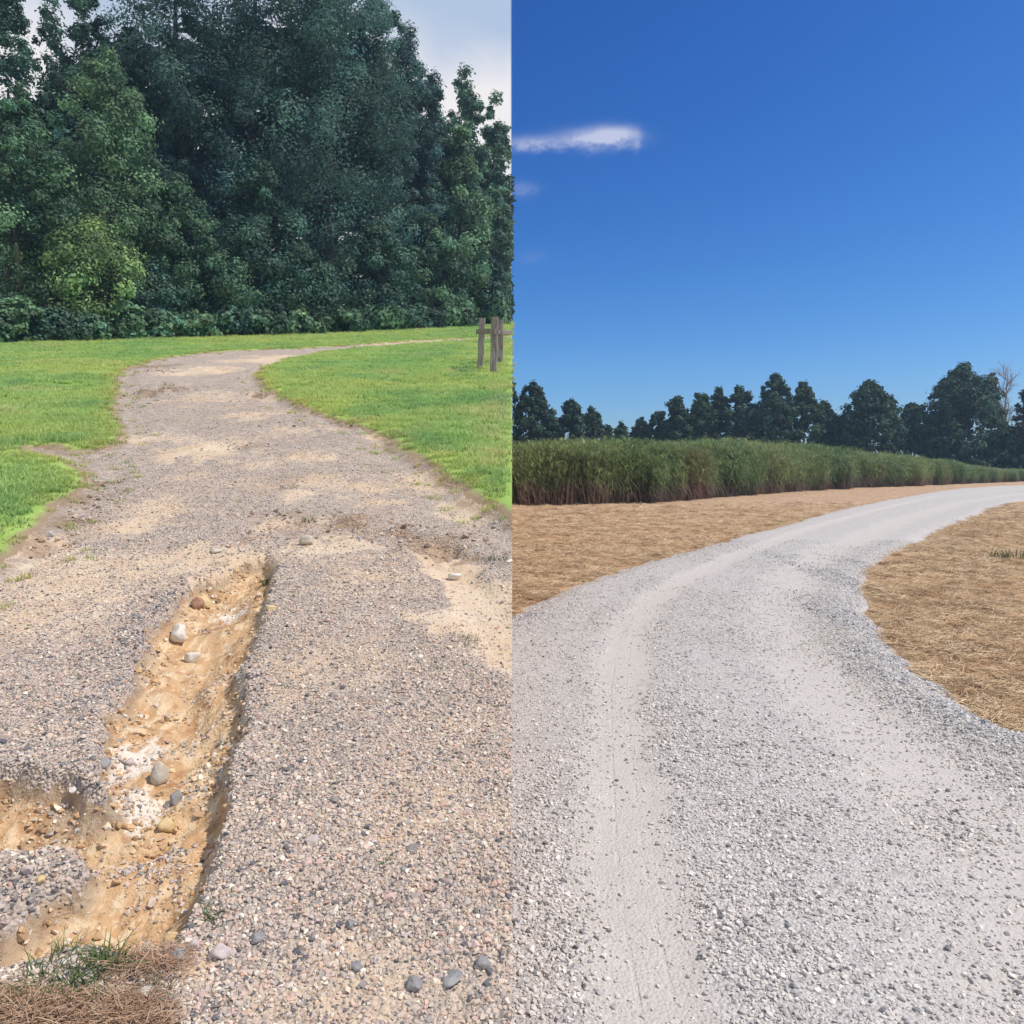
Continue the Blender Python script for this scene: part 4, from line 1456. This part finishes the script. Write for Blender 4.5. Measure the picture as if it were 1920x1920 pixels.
M_WHITE = mat_rock("pale rock", (.62, .54, .42), (.76, .70, .60))
M_YEL = mat_rock("yellow rock", (.58, .40, .17), (.70, .55, .30))
M_RED = mat_rock("red brown clay lump", (.34, .17, .10), (.46, .27, .18))
M_GREY = mat_rock("grey rock", (.23, .22, .21), (.38, .355, .33))
M_PINK = mat_rock("pinkish rock", (.50, .40, .36), (.62, .53, .48))
M_TAN = mat_rock("tan rock", (.50, .42, .31), (.60, .53, .42))
ROCKS = [
    # px, py of the base, width px, height px, material, in the gully?, label, height over width stretch
    (366, 1106, 28, 24, M_RED, 'reddish brown lump highest up in the washed gully'),
    (374, 1138, 34, 24, M_YEL, 'yellow stone lying just below the reddish brown lump'),
    (328, 1208, 40, 32, M_WHITE, 'larger whitish stone in the middle of the gully'),
    (355, 1243, 36, 24, M_WHITE, 'whitish rounded stone just below the larger whitish one'),
    (292, 1474, 36, 52, M_TAN, 'tall pale rock standing where the gully forks'),
    (307, 1560, 30, 22, M_YEL, 'yellow stone on the pebble heap in the gully fork'),
    (328, 1508, 24, 26, M_GREY, 'grey rounded stone on top of the pebble heap'),
    (322, 1752, 40, 28, M_YEL, 'big yellow stone at the lower end of the gully'),
    (48, 1645, 22, 16, M_PINK, 'pinkish square stone on the gravel mound at the left edge'),
    (72, 1662, 20, 11, M_YEL, 'small yellow pebble under the pinkish square stone'),
    (575, 962, 30, 18, M_TAN, 'tan stone beside a weed in the middle of the drive'),
    (507, 945, 20, 12, M_YEL, 'small yellow stone left of the tan stone on the drive'),
    (853, 1090, 26, 14, M_WHITE, 'white stone at the upper end of the sandy rill'),
    (905, 1822, 32, 22, M_GREY, 'dark grey rounded stone near the bottom of the drive'),
    (778, 1862, 38, 20, M_GREY, 'long grey slab slanting in the near gravel'),
    (665, 1822, 26, 12, M_GREY, 'flat grey stone left of the slanting slab'),
    (655, 1742, 18, 14, M_GREY, 'small dark stone up the drive from the flat grey stone'),
    (845, 1850, 50, 12, M_GREY, 'thin dark flake between the slab and the dark rounded stone'),
    (190, 1436, 26, 18, M_GREY, 'dark stone on the lip of the left gravel bank'),
    (240, 1436, 20, 14, M_PINK, 'pinkish stone at the end of the left gravel bank'),
    (135, 1512, 22, 14, M_WHITE, 'small white stone on the clay of the left branch'),
    (270, 1765, 30, 20, M_GREY, 'grey stone between weeds and the big yellow stone'),
    (410, 1802, 36, 24, M_PINK, 'pale pinkish stone right of the weeds at the bottom'),
    (330, 1805, 30, 24, M_GREY, 'mottled grey stone beside the mat of dead grass'),
    (360, 1780, 26, 16, M_PINK, 'pale pebble just below the big yellow stone'),
    (480, 1772, 30, 16, M_GREY, 'broad grey stone in the gravel right of the gully end'),
    (270, 1880, 36, 20, M_TAN, 'tan stone below the mat of dead grass'),
    (400, 1036, 22, 10, M_TAN, 'flat tan stone at the very head of the gully'),
]
for k, (px, py, wpx, hpx, mat, lb) in enumerate(ROCKS):
    R = np.random.default_rng(700 + k)
    X, Y = lp(px, py)
    for _ in range(4):      # rest it on the real surface, in the hollow too
        zz = float(left_z(np.array([X]), np.array([Y]))[0])
        Yn = (EYE - zz) / ((py - HR) / F)
        Y = .5 * Y + .5 * Yn
        X = (px - 960) / F * Y
    dist = math.hypot(Y, 1.6)
    w = wpx / F * Y
    h = hpx / F * Y * 1.12
    Y += w * .3
    zz = float(left_z(np.array([X]), np.array([Y]))[0])
    o = link('stone', rock_mesh(R, w * 1.12, w * R.uniform(.8, 1.0), h * 1.15), mat)
    o.location = (X, Y, zz + h * .28)
    o.rotation_euler = (R.normal(0, .12), R.normal(0, .12), R.uniform(-.5, .5) if wpx < 1.6 * hpx else R.normal(0, .15))
    if 'slanting' in lb: o.rotation_euler.z = -.75
    tag(o, lb, 'stone', 'single stones on the washed out drive')

# ------------------------------------------------------------------ weeds

def acc_dark(x, y):
    p = np.zeros(len(x))
    for cx, cy, rx, ry, k in ((1740, 1107, 30, 6, 1), (1715, 1182, 20, 8, 1), (1795, 1164, 30, 6, .7), (1860, 1210, 60, 25, .5), (1057, 986, 6, 3, 1), (1230, 1042, 10, 3, 1), (1660, 1083, 8, 6, .8), (1785, 1250, 60, 30, .3), (1300, 1010, 200, 20, .12)):
        p = np.maximum(p, k * ell(x, y, rp, cx, cy, rx, ry, .8, cx + 5))
    return p * (right_fields(x, y)[0] < -.05)


put_stones('straw_clods', right_z, 1, acc_dark, 50000, .03, [(3, (.22, .13, .07)), (2, (.13, .085, .05)), (2, (.34, .22, .12))], stones_old, np.random.default_rng(17), 'dark soil clods lying in the straw beside the new road', y0=4, y1=26, pw=.9, sink=.1)

M_WEED = mat_blade("weed blades", inst=False)
WEEDS = [
    (90, 1800, 100, 55, 'left', 'spreading green weed at the near left corner, left of the others'),
    (160, 1815, 90, 55, 'left', 'green weed in the middle of the patch by the dead grass'),
    (200, 1768, 70, 55, 'left', 'tallest green weed above the mat of dead grass'),
    (125, 1740, 50, 30, 'left', 'small weed just under the clay hollow'),
    (290, 1822, 60, 35, 'left', 'dark green weed at the right end of the patch'),
    (400, 1682, 40, 30, 'left', 'small weed on the right rim of the lower gully'),
    (505, 1050, 36, 26, 'left', 'weed on the right rim at the head of the gully'),
    (542, 903, 50, 16, 'left', 'low dark weed in the middle of the drive'),
    (578, 966, 26, 18, 'left', 'weed tucked against the tan stone on the drive'),
    (865, 1168, 66, 18, 'left', 'low green weed across the sandy patch at the right'),
    (820, 1224, 40, 12, 'left', 'small flat weed below the sandy patch'),
    (545, 1262, 40, 10, 'left', 'small flat weed in the gravel right of the gully'),
    (935, 1030, 40, 20, 'left', 'dark weed beside the lawn edge at the right'),
    (315, 718, 22, 12, 'left', 'far weed on the brown ledge at the bend of the drive'),
    (412, 1042, 40, 12, 'left', 'yellowish weed near the flat tan stone'),
    (720, 1600, 24, 16, 'left', 'tiny weed in the near gravel right of the gully'),
    (1888, 1050, 70, 30, 'right', 'green weed in the straw at the right edge of the view'),
    (1030, 1030, 90, 14, 'right', 'low green weed in the straw near the tall grass'),
    (1220, 938, 40, 14, 'right', 'pale weed at the foot of the tall grass'),
]
for k, (px, py, wpx, hpx, sd_, lb) in enumerate(WEEDS):
    R = np.random.default_rng(800 + k)
    X, Y = lp(px, py) if sd_ == 'left' else rp(px, py)
    zz = float((left_z if sd_ == 'left' else right_z)(np.array([X]), np.array([Y]))[0])
    rad = wpx / F * Y * .5
    h = max(hpx / F * Y, .02) * 1.1
    dull = k in (4, 7, 12, 14, 16, 17, 18)
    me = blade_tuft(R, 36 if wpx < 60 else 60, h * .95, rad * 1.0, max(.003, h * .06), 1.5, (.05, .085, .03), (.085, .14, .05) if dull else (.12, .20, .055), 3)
    me.name = 'weed'
    o = link('weed', me, M_WEED)
    o.location = (X, Y, zz)
    tag(o, lb, 'weed', 'weeds on the drive' if sd_ == 'left' else 'weeds in the straw')

# ------------------------------------------------------------------ summer haze

def haze():
    x0, x1, y0, y1, z0, z1 = -130., 340., -40., 330., -1.6, 44.
    V = [(x, y, z) for z in (z0, z1) for y in (y0, y1) for x in (x0, x1)]
    Fq = [(0, 2, 3, 1), (4, 5, 7, 6), (0, 1, 5, 4), (2, 6, 7, 3), (0, 4, 6, 2), (1, 3, 7, 5)]
    m = bpy.data.materials.new("haze")
    m.use_nodes = True
    m.node_tree.nodes.clear()
    t = NT(m.node_tree)
    out = t.n('ShaderNodeOutputMaterial')
    v = t.n('ShaderNodeVolumePrincipled')
    v.inputs['Color'].default_value = (.52, .79, 1.0, 1)
    v.inputs['Density'].default_value = HAZE
    v.inputs['Anisotropy'].default_value = .2
    t.nt.links.new(v.outputs[0], out.inputs['Volume'])
    o = link('haze', mesh_np('haze', np.array(V), np.array(Fq)), m)
    tag(o, 'thin blue summer haze in the air over both places', 'haze', kind='stuff')


HAZE = .0007
haze()
